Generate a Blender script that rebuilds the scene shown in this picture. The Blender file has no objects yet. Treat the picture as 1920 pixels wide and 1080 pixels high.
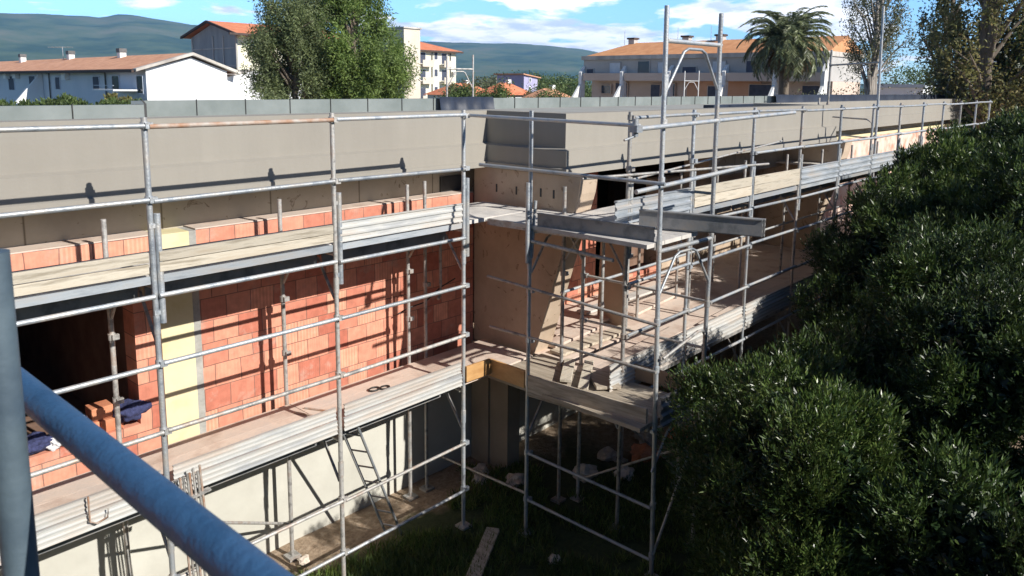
import bpy, math, random
import numpy as np
from mathutils import Vector, Matrix, noise
random.seed(7); rng = np.random.default_rng(7)
sc = bpy.context.scene; COL = sc.collection
GZ = -5.487                      # ground; the world origin sits at eye height on the photographer's platform

# ------------------------------------------------------------------ materials
def nt(name):
    m = bpy.data.materials.new(name); m.use_nodes = True
    t = m.node_tree; b = t.nodes['Principled BSDF']
    return m, t, b
def N(t, kind, **kw):
    n = t.nodes.new(kind)
    for k, v in kw.items():
        if k in n.inputs: n.inputs[k].default_value = v
        else: setattr(n, k, v)
    return n
def L(t, a, b): t.links.new(a, b)
def ramp(t, src, stops):
    r = t.nodes.new('ShaderNodeValToRGB'); L(t, src, r.inputs[0])
    e = r.color_ramp.elements
    while len(e) < len(stops): e.new(0.5)
    for i, (p, c) in enumerate(stops):
        e[i].position = p; e[i].color = (*c, 1) if len(c) == 3 else c
    return r
def surf(name, c1, c2, rough=.8, metal=0., scale=3., detail=6., bump=.0, bscale=None, c3=None, stretch=None, spec=.5, lo=.35, hi=.65):
    """two-tone mottled surface in world metres"""
    m, t, b = nt(name)
    g = N(t, 'ShaderNodeNewGeometry'); src = g.outputs['Position']
    if stretch:
        mp = N(t, 'ShaderNodeMapping'); mp.inputs['Scale'].default_value = stretch; L(t, src, mp.inputs['Vector']); src = mp.outputs[0]
    n = N(t, 'ShaderNodeTexNoise', Scale=scale, Detail=detail, Roughness=.62); L(t, src, n.inputs['Vector'])
    st = [(lo, c1), (hi, c2)]
    if c3: st = [(lo, c1), ((lo+hi)/2, c2), (hi+.08, c3)]
    r = ramp(t, n.outputs['Fac'], st)
    L(t, r.outputs[0], b.inputs['Base Color'])
    b.inputs['Roughness'].default_value = rough; b.inputs['Metallic'].default_value = metal
    b.inputs['Specular IOR Level'].default_value = spec
    if bump:
        n2 = N(t, 'ShaderNodeTexNoise', Scale=bscale or scale*6, Detail=5.); L(t, src, n2.inputs['Vector'])
        bp = N(t, 'ShaderNodeBump', Strength=bump, Distance=.02); L(t, n2.outputs['Fac'], bp.inputs['Height']); L(t, bp.outputs[0], b.inputs['Normal'])
    return m
def per_object(m, amt=.25):
    """gives every object of the material its own slight shade"""
    t = m.node_tree; b = t.nodes['Principled BSDF']; lk = b.inputs['Base Color'].links[0]; s = lk.from_socket
    oi = N(t, 'ShaderNodeObjectInfo'); mr = N(t, 'ShaderNodeMapRange'); mr.inputs['To Min'].default_value = 1-amt; mr.inputs['To Max'].default_value = 1+amt
    L(t, oi.outputs['Random'], mr.inputs['Value'])
    h = N(t, 'ShaderNodeHueSaturation'); L(t, mr.outputs[0], h.inputs['Value']); L(t, s, h.inputs['Color']); L(t, h.outputs[0], b.inputs['Base Color'])
    return m
M = {}
M['galv'] = per_object(surf('galvanised_steel', (.24,.27,.31), (.42,.45,.48), .5, .5, 6, detail=9, bump=.25, bscale=50, c3=(.54,.50,.45), lo=.3, hi=.62), .18)
M['galv_old'] = per_object(surf('weathered_steel', (.22,.21,.20), (.46,.45,.43), .55, .4, 8, bump=.2, bscale=60, c3=(.34,.24,.18)), .2)
M['rust'] = surf('rusty_steel', (.45,.42,.38), (.36,.19,.11), .7, .2, 7, bump=.2)
M['metal_board'] = per_object(surf('zinc_sheet', (.34,.38,.42), (.52,.56,.60), .45, .45, 3, stretch=(.5,3,3), c3=(.55,.50,.45), bump=.05), .14)
M['metal_dusty'] = per_object(surf('dusty_zinc_sheet', (.36,.37,.38), (.52,.52,.50), .6, .3, 3, stretch=(.5,3,3), c3=(.50,.43,.37), bump=.08, lo=.3, hi=.62), .10)
M['metal_shade'] = per_object(surf('shade_darkened_sheet', (.15,.155,.16), (.25,.25,.25), .65, .2, 5, c3=(.30,.27,.24), bump=.1), .1)  # zinc sheet coloured darker to stand for boards in shade
M['blue_grey'] = surf('dull_blue_grey_steel', (.06,.09,.12), (.10,.14,.17), .6, .1, 7, bump=.1)
M['wood'] = per_object(surf('weathered_plank', (.30,.26,.20), (.52,.47,.385), .85, 0, 3, stretch=(.6,8,8), bump=.25, bscale=30, c3=(.44,.37,.28)), .15)
M['wood_y'] = per_object(surf('weathered_plank_along_y', (.30,.25,.19), (.52,.45,.36), .85, 0, 3, stretch=(8,.6,8), bump=.25, bscale=30), .15)
M['ply'] = surf('orange_shuttering_board', (.42,.22,.08), (.58,.34,.14), .6, 0, 3, stretch=(1,1,3), bump=.1)
M['ply_brown'] = surf('brown_shuttering_sheet', (.30,.20,.13), (.42,.29,.19), .7, 0, 2, bump=.1)
M['deck'] = per_object(surf('mortar_dusted_deck', (.46,.345,.28), (.61,.50,.42), .9, .0, 2.2, bump=.2, bscale=40, c3=(.52,.45,.40), detail=9), .08)
M['deck_up'] = per_object(surf('dusty_metal_deck', (.46,.44,.42), (.66,.62,.57), .8, .1, 3, bump=.2, bscale=40), .08)
M['render'] = surf('grey_beige_render', (.262,.243,.212), (.312,.291,.254), .9, 0, .5, detail=9, bump=.08, bscale=25, lo=.25, hi=.75)
def streak(m, amt=.10):
    t = m.node_tree; b = t.nodes['Principled BSDF']; src = b.inputs['Base Color'].links[0].from_socket
    g = N(t, 'ShaderNodeNewGeometry'); mp = N(t, 'ShaderNodeMapping'); mp.inputs['Scale'].default_value = (2.2,2.2,.18); L(t, g.outputs['Position'], mp.inputs['Vector'])
    n = N(t, 'ShaderNodeTexNoise', Scale=2.4, Detail=8., Roughness=.65); L(t, mp.outputs[0], n.inputs['Vector'])
    r = ramp(t, n.outputs['Fac'], [(.35, (1-amt,)*3), (.62, (1,1,1)), (.8, (1+amt*.6,)*3)])
    mm = N(t, 'ShaderNodeMixRGB', blend_type='MULTIPLY'); mm.inputs[0].default_value = 1; L(t, src, mm.inputs[1]); L(t, r.outputs[0], mm.inputs[2]); L(t, mm.outputs[0], b.inputs['Base Color'])
streak(M['render'], .05)
M['conc'] = surf('formed_concrete', (.30,.25,.19), (.42,.35,.27), .9, 0, 1.3, detail=10, bump=.15, bscale=20, lo=.3, hi=.7)
M['plinth'] = surf('pale_concrete', (.43,.42,.37), (.56,.55,.49), .9, 0, 1.0, detail=10, bump=.15, bscale=14, lo=.3, hi=.7)
M['yellow'] = surf('pale_yellow_insulation', (.60,.52,.28), (.68,.61,.38), .85, 0, 2.5, detail=8, bump=.1, c3=(.62,.58,.42), lo=.3, hi=.72)
M['mortar'] = surf('grey_mortar', (.28,.28,.26), (.42,.41,.38), .95, 0, 5, bump=.4)
M['roof_mem'] = surf('grey_roof_membrane', (.27,.27,.255), (.33,.33,.31), .85, 0, .6, detail=9)
M['screen'] = surf('grey_green_membrane', (.15,.175,.17), (.215,.24,.235), .7, 0, 1.2, detail=8, bump=.1, bscale=9)
M['seam'] = surf('dark_seam', (.03,.03,.03), (.06,.06,.06), .7)
M['tarp'] = surf('navy_tarpaulin', (.012,.018,.035), (.022,.032,.055), .55, bump=.2, bscale=12)
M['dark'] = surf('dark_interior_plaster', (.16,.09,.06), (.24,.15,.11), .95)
M['white'] = surf('white_render', (.76,.76,.74), (.84,.84,.82), .85, scale=.4)
M['blue_paint'] = surf('blue_painted_steel', (.020,.070,.155), (.030,.092,.195), .6, 0., 9, detail=10, bump=.2, bscale=70, c3=(.035,.095,.20), lo=.3, hi=.66)
M['blue_cloth'] = surf('navy_cloth', (.02,.025,.07), (.05,.06,.16), .9, 0, 40, bump=.4)
M['white_cloth'] = surf('white_cloth', (.6,.6,.62), (.75,.75,.75), .9, 0, 20, bump=.4)
M['cable'] = surf('black_cable', (.015,.015,.015), (.03,.03,.03), .5)
M['brick_dusty'] = surf('mortar_smeared_blocks', (.56,.27,.19), (.66,.47,.39), .95, 0, 2.2, detail=10, bump=.4, bscale=12, c3=(.70,.62,.54), lo=.36, hi=.58)
M['stone'] = per_object(surf('pale_rubble', (.42,.36,.30), (.66,.58,.5), .95, 0, 4, bump=.5), .25)
M['brick_loose'] = per_object(surf('loose_clay_block', (.50,.17,.08), (.62,.26,.14), .9, 0, 6, bump=.3), .15)
M['moss_strip'] = surf('yellow_edge_strip', (.72,.62,.22), (.78,.70,.34), .8)

def brick_mat(name, axis):
    m, t, b = nt(name)
    g = N(t, 'ShaderNodeNewGeometry'); s = N(t, 'ShaderNodeSeparateXYZ'); L(t, g.outputs['Position'], s.inputs[0])
    c = N(t, 'ShaderNodeCombineXYZ'); L(t, s.outputs[axis], c.inputs[0]); L(t, s.outputs['Z'], c.inputs[1])
    nz = N(t, 'ShaderNodeTexNoise', Scale=1.7, Detail=3.); L(t, g.outputs['Position'], nz.inputs['Vector'])
    mx = N(t, 'ShaderNodeVectorMath', operation='MULTIPLY_ADD'); mx.inputs[1].default_value = (.05,.025,0)
    L(t, nz.outputs['Color'], mx.inputs[0]); L(t, c.outputs[0], mx.inputs[2])
    def bt(c1, c2, cm):
        k = N(t, 'ShaderNodeTexBrick', Scale=1., offset=.46, squash=1.)
        k.inputs['Color1'].default_value = (*c1,1); k.inputs['Color2'].default_value = (*c2,1); k.inputs['Mortar'].default_value = (*cm,1)
        k.inputs['Mortar Size'].default_value = .0055; k.inputs['Mortar Smooth'].default_value = .35; k.inputs['Bias'].default_value = 0
        k.inputs['Brick Width'].default_value = .285; k.inputs['Row Height'].default_value = .25
        L(t, mx.outputs[0], k.inputs['Vector']); return k
    k = bt((.47,.155,.105), (.79,.38,.26), (.24,.13,.10))
    # smears of mortar and dust
    n = N(t, 'ShaderNodeTexNoise', Scale=3.2, Detail=9., Roughness=.7); L(t, g.outputs['Position'], n.inputs['Vector'])
    r = ramp(t, n.outputs['Fac'], [(.56, (0,0,0)), (.74, (1,1,1))])
    ms = N(t, 'ShaderNodeMixRGB'); ms.inputs[2].default_value = (.52,.40,.33,1)
    mu = N(t, 'ShaderNodeMath', operation='MULTIPLY'); mu.inputs[1].default_value = .7; L(t, r.outputs[0], mu.inputs[0])
    L(t, mu.outputs[0], ms.inputs[0]); L(t, k.outputs['Color'], ms.inputs[1])
    n3 = N(t, 'ShaderNodeTexNoise', Scale=11., Detail=6.); L(t, g.outputs['Position'], n3.inputs['Vector'])
    r3 = ramp(t, n3.outputs['Fac'], [(.3, (.78,.78,.78)), (.7, (1.1,1.1,1.1))])
    m3 = N(t, 'ShaderNodeMixRGB', blend_type='MULTIPLY'); m3.inputs[0].default_value = .8
    L(t, ms.outputs[0], m3.inputs[1]); L(t, r3.outputs[0], m3.inputs[2]); 
    kf = bt((0,0,0), (1,1,1), (0,0,0)); kr = ramp(t, kf.outputs['Color'], [(.62, (0,0,0)), (.9, (.5,.5,.5))])
    wf = N(t, 'ShaderNodeMath', operation='MULTIPLY'); wf.inputs[1].default_value = 2*math.pi/.042; L(t, s.outputs[axis], wf.inputs[0])
    sf = N(t, 'ShaderNodeMath', operation='SINE'); L(t, wf.outputs[0], sf.inputs[0])
    fr = ramp(t, sf.outputs[0], [(0, (.74,.66,.62)), (.3, (1,1,1))])
    m5 = N(t, 'ShaderNodeMixRGB', blend_type='MULTIPLY'); L(t, kr.outputs[0], m5.inputs[0]); L(t, m3.outputs[0], m5.inputs[1]); L(t, fr.outputs[0], m5.inputs[2])
    L(t, m5.outputs[0], b.inputs['Base Color'])
    # vertical flutes of hollow clay blocks + joints as bump
    w = N(t, 'ShaderNodeMath', operation='MULTIPLY'); w.inputs[1].default_value = 2*math.pi/.03; L(t, s.outputs[axis], w.inputs[0])
    sn = N(t, 'ShaderNodeMath', operation='SINE'); L(t, w.outputs[0], sn.inputs[0])
    sm = N(t, 'ShaderNodeMath', operation='MULTIPLY'); sm.inputs[1].default_value = .12; L(t, sn.outputs[0], sm.inputs[0])
    ad = N(t, 'ShaderNodeMath', operation='SUBTRACT'); L(t, sm.outputs[0], ad.inputs[0]); L(t, k.outputs['Fac'], ad.inputs[1])
    bp = N(t, 'ShaderNodeBump', Strength=.45, Distance=.007); L(t, ad.outputs[0], bp.inputs['Height']); L(t, bp.outputs[0], b.inputs['Normal'])
    b.inputs['Roughness'].default_value = .92; b.inputs['Specular IOR Level'].default_value = .2
    return m
M['brick'] = brick_mat('hollow_clay_blocks', 'X')
M['brick_y'] = brick_mat('hollow_clay_blocks_return', 'Y')

def stained(name, c1, c2, panel=1.25):
    """board-marked concrete: panel joints, rust runs and scrawled blotches"""
    m, t, b = nt(name)
    g = N(t, 'ShaderNodeNewGeometry'); s = N(t, 'ShaderNodeSeparateXYZ'); L(t, g.outputs['Position'], s.inputs[0])
    n = N(t, 'ShaderNodeTexNoise', Scale=1.4, Detail=9., Roughness=.65); L(t, g.outputs['Position'], n.inputs['Vector'])
    r = ramp(t, n.outputs['Fac'], [(.3, c1), (.7, c2)])
    n2 = N(t, 'ShaderNodeTexNoise', Scale=3.6, Detail=5., Distortion=2.2); L(t, g.outputs['Position'], n2.inputs['Vector'])
    r2 = ramp(t, n2.outputs['Fac'], [(.0, (1,1,1)), (.635, (1,1,1)), (.66, (.3,.24,.19)), (.685, (.92,.9,.88))])
    mm = N(t, 'ShaderNodeMixRGB', blend_type='MULTIPLY'); mm.inputs[0].default_value = .8
    L(t, r.outputs[0], mm.inputs[1]); L(t, r2.outputs[0], mm.inputs[2])
    ad = N(t, 'ShaderNodeMath', operation='ADD'); L(t, s.outputs['X'], ad.inputs[0]); L(t, s.outputs['Y'], ad.inputs[1])
    md = N(t, 'ShaderNodeMath', operation='PINGPONG'); md.inputs[1].default_value = panel/2; L(t, ad.outputs[0], md.inputs[0])
    r4 = ramp(t, md.outputs[0], [(0, (.3,.27,.23)), (.014, (1,1,1))])
    m4 = N(t, 'ShaderNodeMixRGB', blend_type='MULTIPLY'); m4.inputs[0].default_value = 1
    L(t, mm.outputs[0], m4.inputs[1]); L(t, r4.outputs[0], m4.inputs[2]); L(t, m4.outputs[0], b.inputs['Base Color'])
    b.inputs['Roughness'].default_value = .9
    return m
M['stained'] = stained('board_marked_concrete', (.38,.335,.265), (.52,.465,.37))
M['fin'] = stained('board_marked_pale_concrete', (.37,.285,.205), (.54,.43,.33), 3.1)

def leaf_mat(name, c1, c2, trans=.15, rough=.45, c3=None):
    m, t, b = nt(name)
    g = N(t, 'ShaderNodeNewGeometry')
    st = [(0, c1), (1, c2)] if not c3 else [(0, c1), (.75, c2), (1, c3)]
    r = ramp(t, g.outputs['Random Per Island'], st)
    n = N(t, 'ShaderNodeTexNoise', Scale=1.1, Detail=3.); L(t, g.outputs['Position'], n.inputs['Vector'])
    r2 = ramp(t, n.outputs['Fac'], [(.35, (.7,.7,.7)), (.65, (1.2,1.2,1.1))])
    mm = N(t, 'ShaderNodeMixRGB', blend_type='MULTIPLY'); mm.inputs[0].default_value = 1
    L(t, r.outputs[0], mm.inputs[1]); L(t, r2.outputs[0], mm.inputs[2]); L(t, mm.outputs[0], b.inputs['Base Color'])
    b.inputs['Roughness'].default_value = rough; b.inputs['Specular IOR Level'].default_value = .5
    if trans:
        tr = N(t, 'ShaderNodeBsdfTranslucent'); L(t, mm.outputs[0], tr.inputs['Color'])
        mx = N(t, 'ShaderNodeMixShader'); mx.inputs[0].default_value = trans
        L(t, b.outputs[0], mx.inputs[1]); L(t, tr.outputs[0], mx.inputs[2]); L(t, mx.outputs[0], t.nodes['Material Output'].inputs[0])
    return m
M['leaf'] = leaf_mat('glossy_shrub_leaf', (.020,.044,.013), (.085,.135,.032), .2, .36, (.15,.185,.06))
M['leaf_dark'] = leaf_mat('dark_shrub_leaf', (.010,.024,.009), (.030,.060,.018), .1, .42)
M['leaf_mid'] = leaf_mat('shaded_shrub_leaf', (.014,.032,.010), (.058,.10,.024), .15, .4, (.11,.15,.045))  # darker copy of the shrub leaf, shade put into its colour
M['leaf_pine'] = leaf_mat('pine_needles', (.13,.20,.055), (.29,.39,.12), .5, .6)
M['leaf_pine2'] = leaf_mat('grey_pine_needles', (.13,.17,.08), (.28,.33,.16), .5, .6)
M['leaf_euc'] = leaf_mat('grey_green_leaf', (.09,.10,.055), (.21,.22,.12), .4, .5)
M['leaf_oak'] = leaf_mat('olive_brown_leaf', (.11,.12,.045), (.27,.26,.10), .45, .55, (.36,.28,.13))
M['leaf_far'] = leaf_mat('far_tree_leaf', (.06,.10,.03), (.15,.21,.07), .35, .6)
M['leaf_palm'] = leaf_mat('palm_leaflet', (.09,.12,.055), (.25,.28,.15), .15, .4)
M['leaf_dead'] = leaf_mat('dry_palm_leaflet', (.12,.07,.035), (.22,.14,.07), .1, .7)
M['grass'] = leaf_mat('grass_blade', (.05,.09,.018), (.15,.22,.045), .3, .6, (.26,.27,.10))
M['bark'] = surf('bark', (.10,.08,.06), (.22,.18,.14), .95, 0, 6, stretch=(3,3,.6), bump=.6)
M['bark_pale'] = surf('pale_bark', (.22,.20,.18), (.42,.38,.34), .9, 0, 3, stretch=(3,3,.5), bump=.3)
M['tile'] = surf('terracotta_tiles', (.50,.24,.14), (.66,.36,.22), .85, 0, 1.5, detail=8, bump=.3, bscale=8)
M['tile_or'] = surf('orange_roof_tiles', (.52,.23,.10), (.66,.33,.16), .85, 0, 1.5, detail=8, bump=.3, bscale=8)
M['tile_red'] = surf('red_roof_tiles', (.56,.17,.08), (.68,.26,.14), .85, 0, 1.5, detail=8, bump=.3, bscale=8)
M['house_white'] = surf('whitewashed_wall', (.74,.75,.76), (.84,.85,.85), .9, 0, .3)
M['house_white_shade'] = surf('shade_blued_white_wall', (.58,.64,.72), (.66,.71,.78), .9, 0, .3)  # white wall with the blue of its shaded side put into the colour
M['house_yellow'] = surf('pale_yellow_wall', (.74,.70,.52), (.82,.78,.62), .9, 0, .3)
M['house_beige'] = surf('beige_wall', (.60,.52,.42), (.68,.60,.50), .9, 0, .3)
M['house_pink'] = surf('pink_beige_wall', (.56,.44,.36), (.66,.53,.44), .9, 0, .3)
M['house_grey'] = surf('grey_upper_wall', (.40,.39,.37), (.48,.46,.44), .9, 0, .5)
M['house_orange'] = surf('salmon_wall', (.60,.33,.20), (.68,.40,.26), .9, 0, .5)
M['house_purple'] = surf('lilac_wall', (.34,.32,.48), (.42,.40,.56), .9, 0, .5)
M['net'] = surf('grey_mesh_screen', (.26,.28,.28), (.36,.38,.37), .8, 0, .8, stretch=(1,1,.3))
M['trim_dark'] = surf('dark_brown_eaves', (.05,.035,.03), (.09,.06,.05), .8)
M['parapet_old'] = surf('stained_parapet', (.34,.31,.28), (.62,.58,.52), .9, 0, .7, stretch=(1,1,.3), detail=9)
m, t, b = nt('window_glass'); b.inputs['Base Color'].default_value = (.03,.04,.06,1); b.inputs['Roughness'].default_value = .12; M['glass'] = m
M['shutter'] = surf('dark_shutter', (.04,.05,.08), (.07,.08,.12), .7)
M['shutter_pale'] = surf('pale_roller_shutter', (.50,.55,.60), (.58,.63,.68), .7)
M['grey_metal'] = surf('flue_metal', (.08,.08,.08), (.14,.14,.14), .6)

# ------------------------------------------------------------------ mesh building
ROOT = {}                       # object name -> world offset of its origin
class MB:
    def __init__(s): s.v = []; s.f = []; s.sm = []
    def add(s, vs, fs, smooth=False):
        o = len(s.v); s.v += [tuple(p) for p in vs]; s.f += [tuple(i+o for i in f) for f in fs]; s.sm += [smooth]*len(fs); return s
    def box(s, x0, x1, y0, y1, z0, z1):
        v = [(x0,y0,z0),(x1,y0,z0),(x1,y1,z0),(x0,y1,z0),(x0,y0,z1),(x1,y0,z1),(x1,y1,z1),(x0,y1,z1)]
        return s.add(v, [(0,3,2,1),(4,5,6,7),(0,1,5,4),(1,2,6,5),(2,3,7,6),(3,0,4,7)])
    def hexa(s, b4, t4):
        return s.add(list(b4)+list(t4), [(0,3,2,1),(4,5,6,7),(0,1,5,4),(1,2,6,5),(2,3,7,6),(3,0,4,7)])
    def slab(s, p, q, w, h, up=(0,0,1)):
        """box from p to q, width w sideways, height h along up, centred on the line"""
        p = Vector(p); q = Vector(q); d = (q-p).normalized(); u = Vector(up); u = (u - d*u.dot(d)).normalized(); r = d.cross(u)
        c = [(-.5,-.5),(.5,-.5),(.5,.5),(-.5,.5)]
        return s.hexa([p+r*w*a+u*h*b_ for a, b_ in c], [q+r*w*a+u*h*b_ for a, b_ in c])
    def prism(s, poly, off):
        n = len(poly); off = Vector(off); a = [Vector(p) for p in poly]
        return s.add(a+[p+off for p in a], [tuple(range(n))[::-1], tuple(range(n, 2*n))]+[(i, (i+1) % n, n+(i+1) % n, n+i) for i in range(n)])
    def tube(s, pts, r=.024, n=10, caps=True, radii=None):
        pts = [Vector(p) for p in pts]; rings = []
        for i, p in enumerate(pts):
            d = (pts[min(i+1, len(pts)-1)]-pts[max(i-1, 0)]).normalized()
            u = Vector((0,0,1)) if abs(d.z) < .9 else Vector((1,0,0)); a = d.cross(u).normalized(); c = d.cross(a)
            rr = radii[i] if radii else r
            rings.append([p+(a*math.cos(2*math.pi*k/n)+c*math.sin(2*math.pi*k/n))*rr for k in range(n)])
        v = [q for g in rings for q in g]; f = []
        for i in range(len(pts)-1):
            for k in range(n): f.append((i*n+k, i*n+(k+1) % n, (i+1)*n+(k+1) % n, (i+1)*n+k))
        s.add(v, f, True)
        if caps: s.add(rings[0], [tuple(range(n))]); s.add(rings[-1], [tuple(range(n))[::-1]])
        return s
    def obj(s, name, mat, parent=None, bevel=0):
        off = Vector(ROOT.get(parent.name, (0,0,0))) if parent else Vector((0,0,0))
        me = bpy.data.meshes.new(name); me.from_pydata([Vector(p)-off for p in s.v], [], s.f)
        me.polygons.foreach_set('use_smooth', s.sm); me.materials.append(M[mat] if isinstance(mat, str) else mat); me.update()
        o = bpy.data.objects.new(name, me); COL.objects.link(o)
        if parent: o.parent = parent; ROOT[o.name] = tuple(off)
        if bevel:
            bv = o.modifiers.new('bevel', 'BEVEL'); bv.width = bevel; bv.segments = 2; bv.limit_method = 'ANGLE'
        return o
def npmesh(name, V, F, mat, parent=None, smooth=False):
    """V (n,3), F (m,k) numpy arrays"""
    off = np.array(ROOT.get(parent.name, (0,0,0))) if parent else np.zeros(3)
    me = bpy.data.meshes.new(name); k = F.shape[1]
    me.vertices.add(len(V)); me.vertices.foreach_set('co', (V-off).astype(np.float32).ravel())
    me.loops.add(F.size); me.loops.foreach_set('vertex_index', F.astype(np.int32).ravel())
    me.polygons.add(len(F)); me.polygons.foreach_set('loop_start', np.arange(0, F.size, k, dtype=np.int32)); me.polygons.foreach_set('loop_total', np.full(len(F), k, dtype=np.int32))
    if smooth: me.polygons.foreach_set('use_smooth', np.ones(len(F), dtype=bool))
    me.materials.append(M[mat]); me.update(calc_edges=True)
    o = bpy.data.objects.new(name, me); COL.objects.link(o)
    if parent: o.parent = parent; ROOT[o.name] = tuple(off)
    return o
def thing(name, label, cat, loc, group=None):
    o = bpy.data.objects.new(name, None); COL.objects.link(o); o.location = loc; o.empty_display_size = .3
    ROOT[o.name] = tuple(loc); return tag(o, label, cat, group)
def tag(o, label, cat, group=None):
    o['label'] = label; o['category'] = cat
    if group: o['group'] = group
    return o
def struct(o): o['kind'] = 'structure'; return o
def stuff(o, label=None, cat=None):
    o['kind'] = 'stuff'
    if label: tag(o, label, cat)
    return o

# ------------------------------------------------------------------ ground
def make_ground():
    m, t, b = nt('site_ground')
    g = N(t, 'ShaderNodeNewGeometry'); s = N(t, 'ShaderNodeSeparateXYZ'); L(t, g.outputs['Position'], s.inputs[0])
    n = N(t, 'ShaderNodeTexNoise', Scale=1.6, Detail=8.); L(t, g.outputs['Position'], n.inputs['Vector'])
    n2 = N(t, 'ShaderNodeTexNoise', Scale=14., Detail=8., Roughness=.7); L(t, g.outputs['Position'], n2.inputs['Vector'])
    soil = ramp(t, n2.outputs['Fac'], [(.3, (.20,.14,.09)), (.55, (.36,.27,.19)), (.75, (.50,.42,.33))])
    green = ramp(t, n2.outputs['Fac'], [(.3, (.025,.040,.012)), (.7, (.07,.09,.03))])
    # soil strip along the foot of the walls
    ys = N(t, 'ShaderNodeMath', operation='MULTIPLY_ADD'); ys.inputs[1].default_value = 1.6; L(t, n.outputs['Fac'], ys.inputs[0]); L(t, s.outputs['Y'], ys.inputs[2])
    r = N(t, 'ShaderNodeMapRange'); r.inputs['From Min'].default_value = 7.55; r.inputs['From Max'].default_value = 7.95; L(t, ys.outputs[0], r.inputs['Value'])
    xs = N(t, 'ShaderNodeMapRange'); xs.inputs['From Min'].default_value = 8.7; xs.inputs['From Max'].default_value = 9.6; L(t, s.outputs['X'], xs.inputs['Value'])
    far = N(t, 'ShaderNodeMapRange'); far.inputs['From Min'].default_value = 60; far.inputs['From Max'].default_value = 40; L(t, s.outputs['Y'], far.inputs['Value'])
    mx0 = N(t, 'ShaderNodeMath', operation='MAXIMUM'); L(t, r.outputs[0], mx0.inputs[0]); L(t, xs.outputs[0], mx0.inputs[1])
    ml = N(t, 'ShaderNodeMath', operation='MULTIPLY'); L(t, mx0.outputs[0], ml.inputs[0]); L(t, far.outputs[0], ml.inputs[1])
    mx = N(t, 'ShaderNodeMixRGB'); L(t, ml.outputs[0], mx.inputs[0]); L(t, green.outputs[0], mx.inputs[1]); L(t, soil.outputs[0], mx.inputs[2])
    L(t, mx.outputs[0], b.inputs['Base Color']); b.inputs['Roughness'].default_value = 1
    bp = N(t, 'ShaderNodeBump', Strength=.8, Distance=.05); L(t, n2.outputs['Fac'], bp.inputs['Height']); L(t, bp.outputs[0], b.inputs['Normal'])
    M['ground'] = m
    xs_ = np.unique(np.concatenate([np.linspace(-5300, -40, 8), np.linspace(-20, 40, 121), np.linspace(60, 5300, 8)]))
    X, Y = np.meshgrid(xs_, xs_, indexing='ij'); Z = np.full_like(X, GZ)
    near = (np.abs(X) < 38) & (np.abs(Y) < 38)
    for i in range(X.shape[0]):
        for j in range(X.shape[1]):
            if near[i, j]: Z[i, j] = GZ-.03+.05*noise.noise(Vector((X[i, j]*.7, Y[i, j]*.7, 0)))
    V = np.stack([X, Y, Z], -1).reshape(-1, 3); n_ = len(xs_); idx = np.arange(n_*n_).reshape(n_, n_)
    F = np.stack([idx[:-1, :-1], idx[1:, :-1], idx[1:, 1:], idx[:-1, 1:]], -1).reshape(-1, 4)
    struct(npmesh('ground', V, F, 'ground', smooth=True))
make_ground()

# ------------------------------------------------------------------ the building under construction
TOP, LEDGE, BOT = -.345, -.80, -1.12
YW = 7.65                                           # brick face
B = thing('unfinished_building', 'long low unfinished building of red hollow blocks under a deep grey beige cornice', 'building', (9, 10, GZ))
# roof slab with parapets, one piece of plan each
rf = MB(); rf.box(-14, 34.6, 7.9, 14.4, -.95, -.62); rf.box(7.9, 16.9, 6.4, 7.9, -.95, -.62); rf.obj('roof', 'roof_mem', B)
def cornice(pts):
    """sweeps the cornice profile along the outline pts (outer face of the lower fascia), outward = right hand side"""
    prof = [(0,BOT),(0,LEDGE-.012),(-.075,LEDGE+.012),(-.075,TOP),(-.36,TOP),(-.36,-.7),(-.5,-.7),(-.5,BOT+.12),(-.42,BOT+.10),(-.42,BOT)]
    prof = [(0.03,BOT),(0.03,BOT+.075),(0,BOT+.085)]+prof[1:]
    P = [Vector((x, y)) for x, y in pts]; rings = []
    for i, p in enumerate(P):
        d1 = (P[i]-P[i-1]).normalized() if i else (P[1]-P[0]).normalized()
        d2 = (P[i+1]-P[i]).normalized() if i < len(P)-1 else d1
        n1 = Vector((d1.y, -d1.x)); n2 = Vector((d2.y, -d2.x)); nn = (n1+n2); nn = nn/ (1+n1.dot(n2))
        rings.append([(p.x+nn.x*o, p.y+nn.y*o, z) for o, z in prof])
    k = len(prof); mb = MB(); mb.v = [q for r_ in rings for q in r_]
    for i in range(len(P)-1):
        for j in range(k): mb.f.append((i*k+j, (i+1)*k+j, (i+1)*k+(j+1) % k, i*k+(j+1) % k)); mb.sm.append(False)
    mb.f += [tuple(range(k)), tuple(range((len(P)-1)*k, len(P)*k))[::-1]]; mb.sm += [False, False]
    return mb
cornice([(-14, 7.36), (7.57, 7.36), (7.57, 5.96), (17.0, 5.96), (17.0, 7.36), (34.9, 7.36), (34.9, 14.4)]).obj('cornice', 'render', B)
# beam behind the cornice
MB().box(-14, 7.88, 7.93, 8.25, -1.60, -.96).obj('beam', 'stained', B)
MB().box(17.3, 34.6, 7.80, 8.15, -1.42, -.96).obj('beam', 'stained', B)
MB().box(8.0, 13.6, 8.6, 8.9, -1.5, -.96).obj('beam', 'stained', B)
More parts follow.
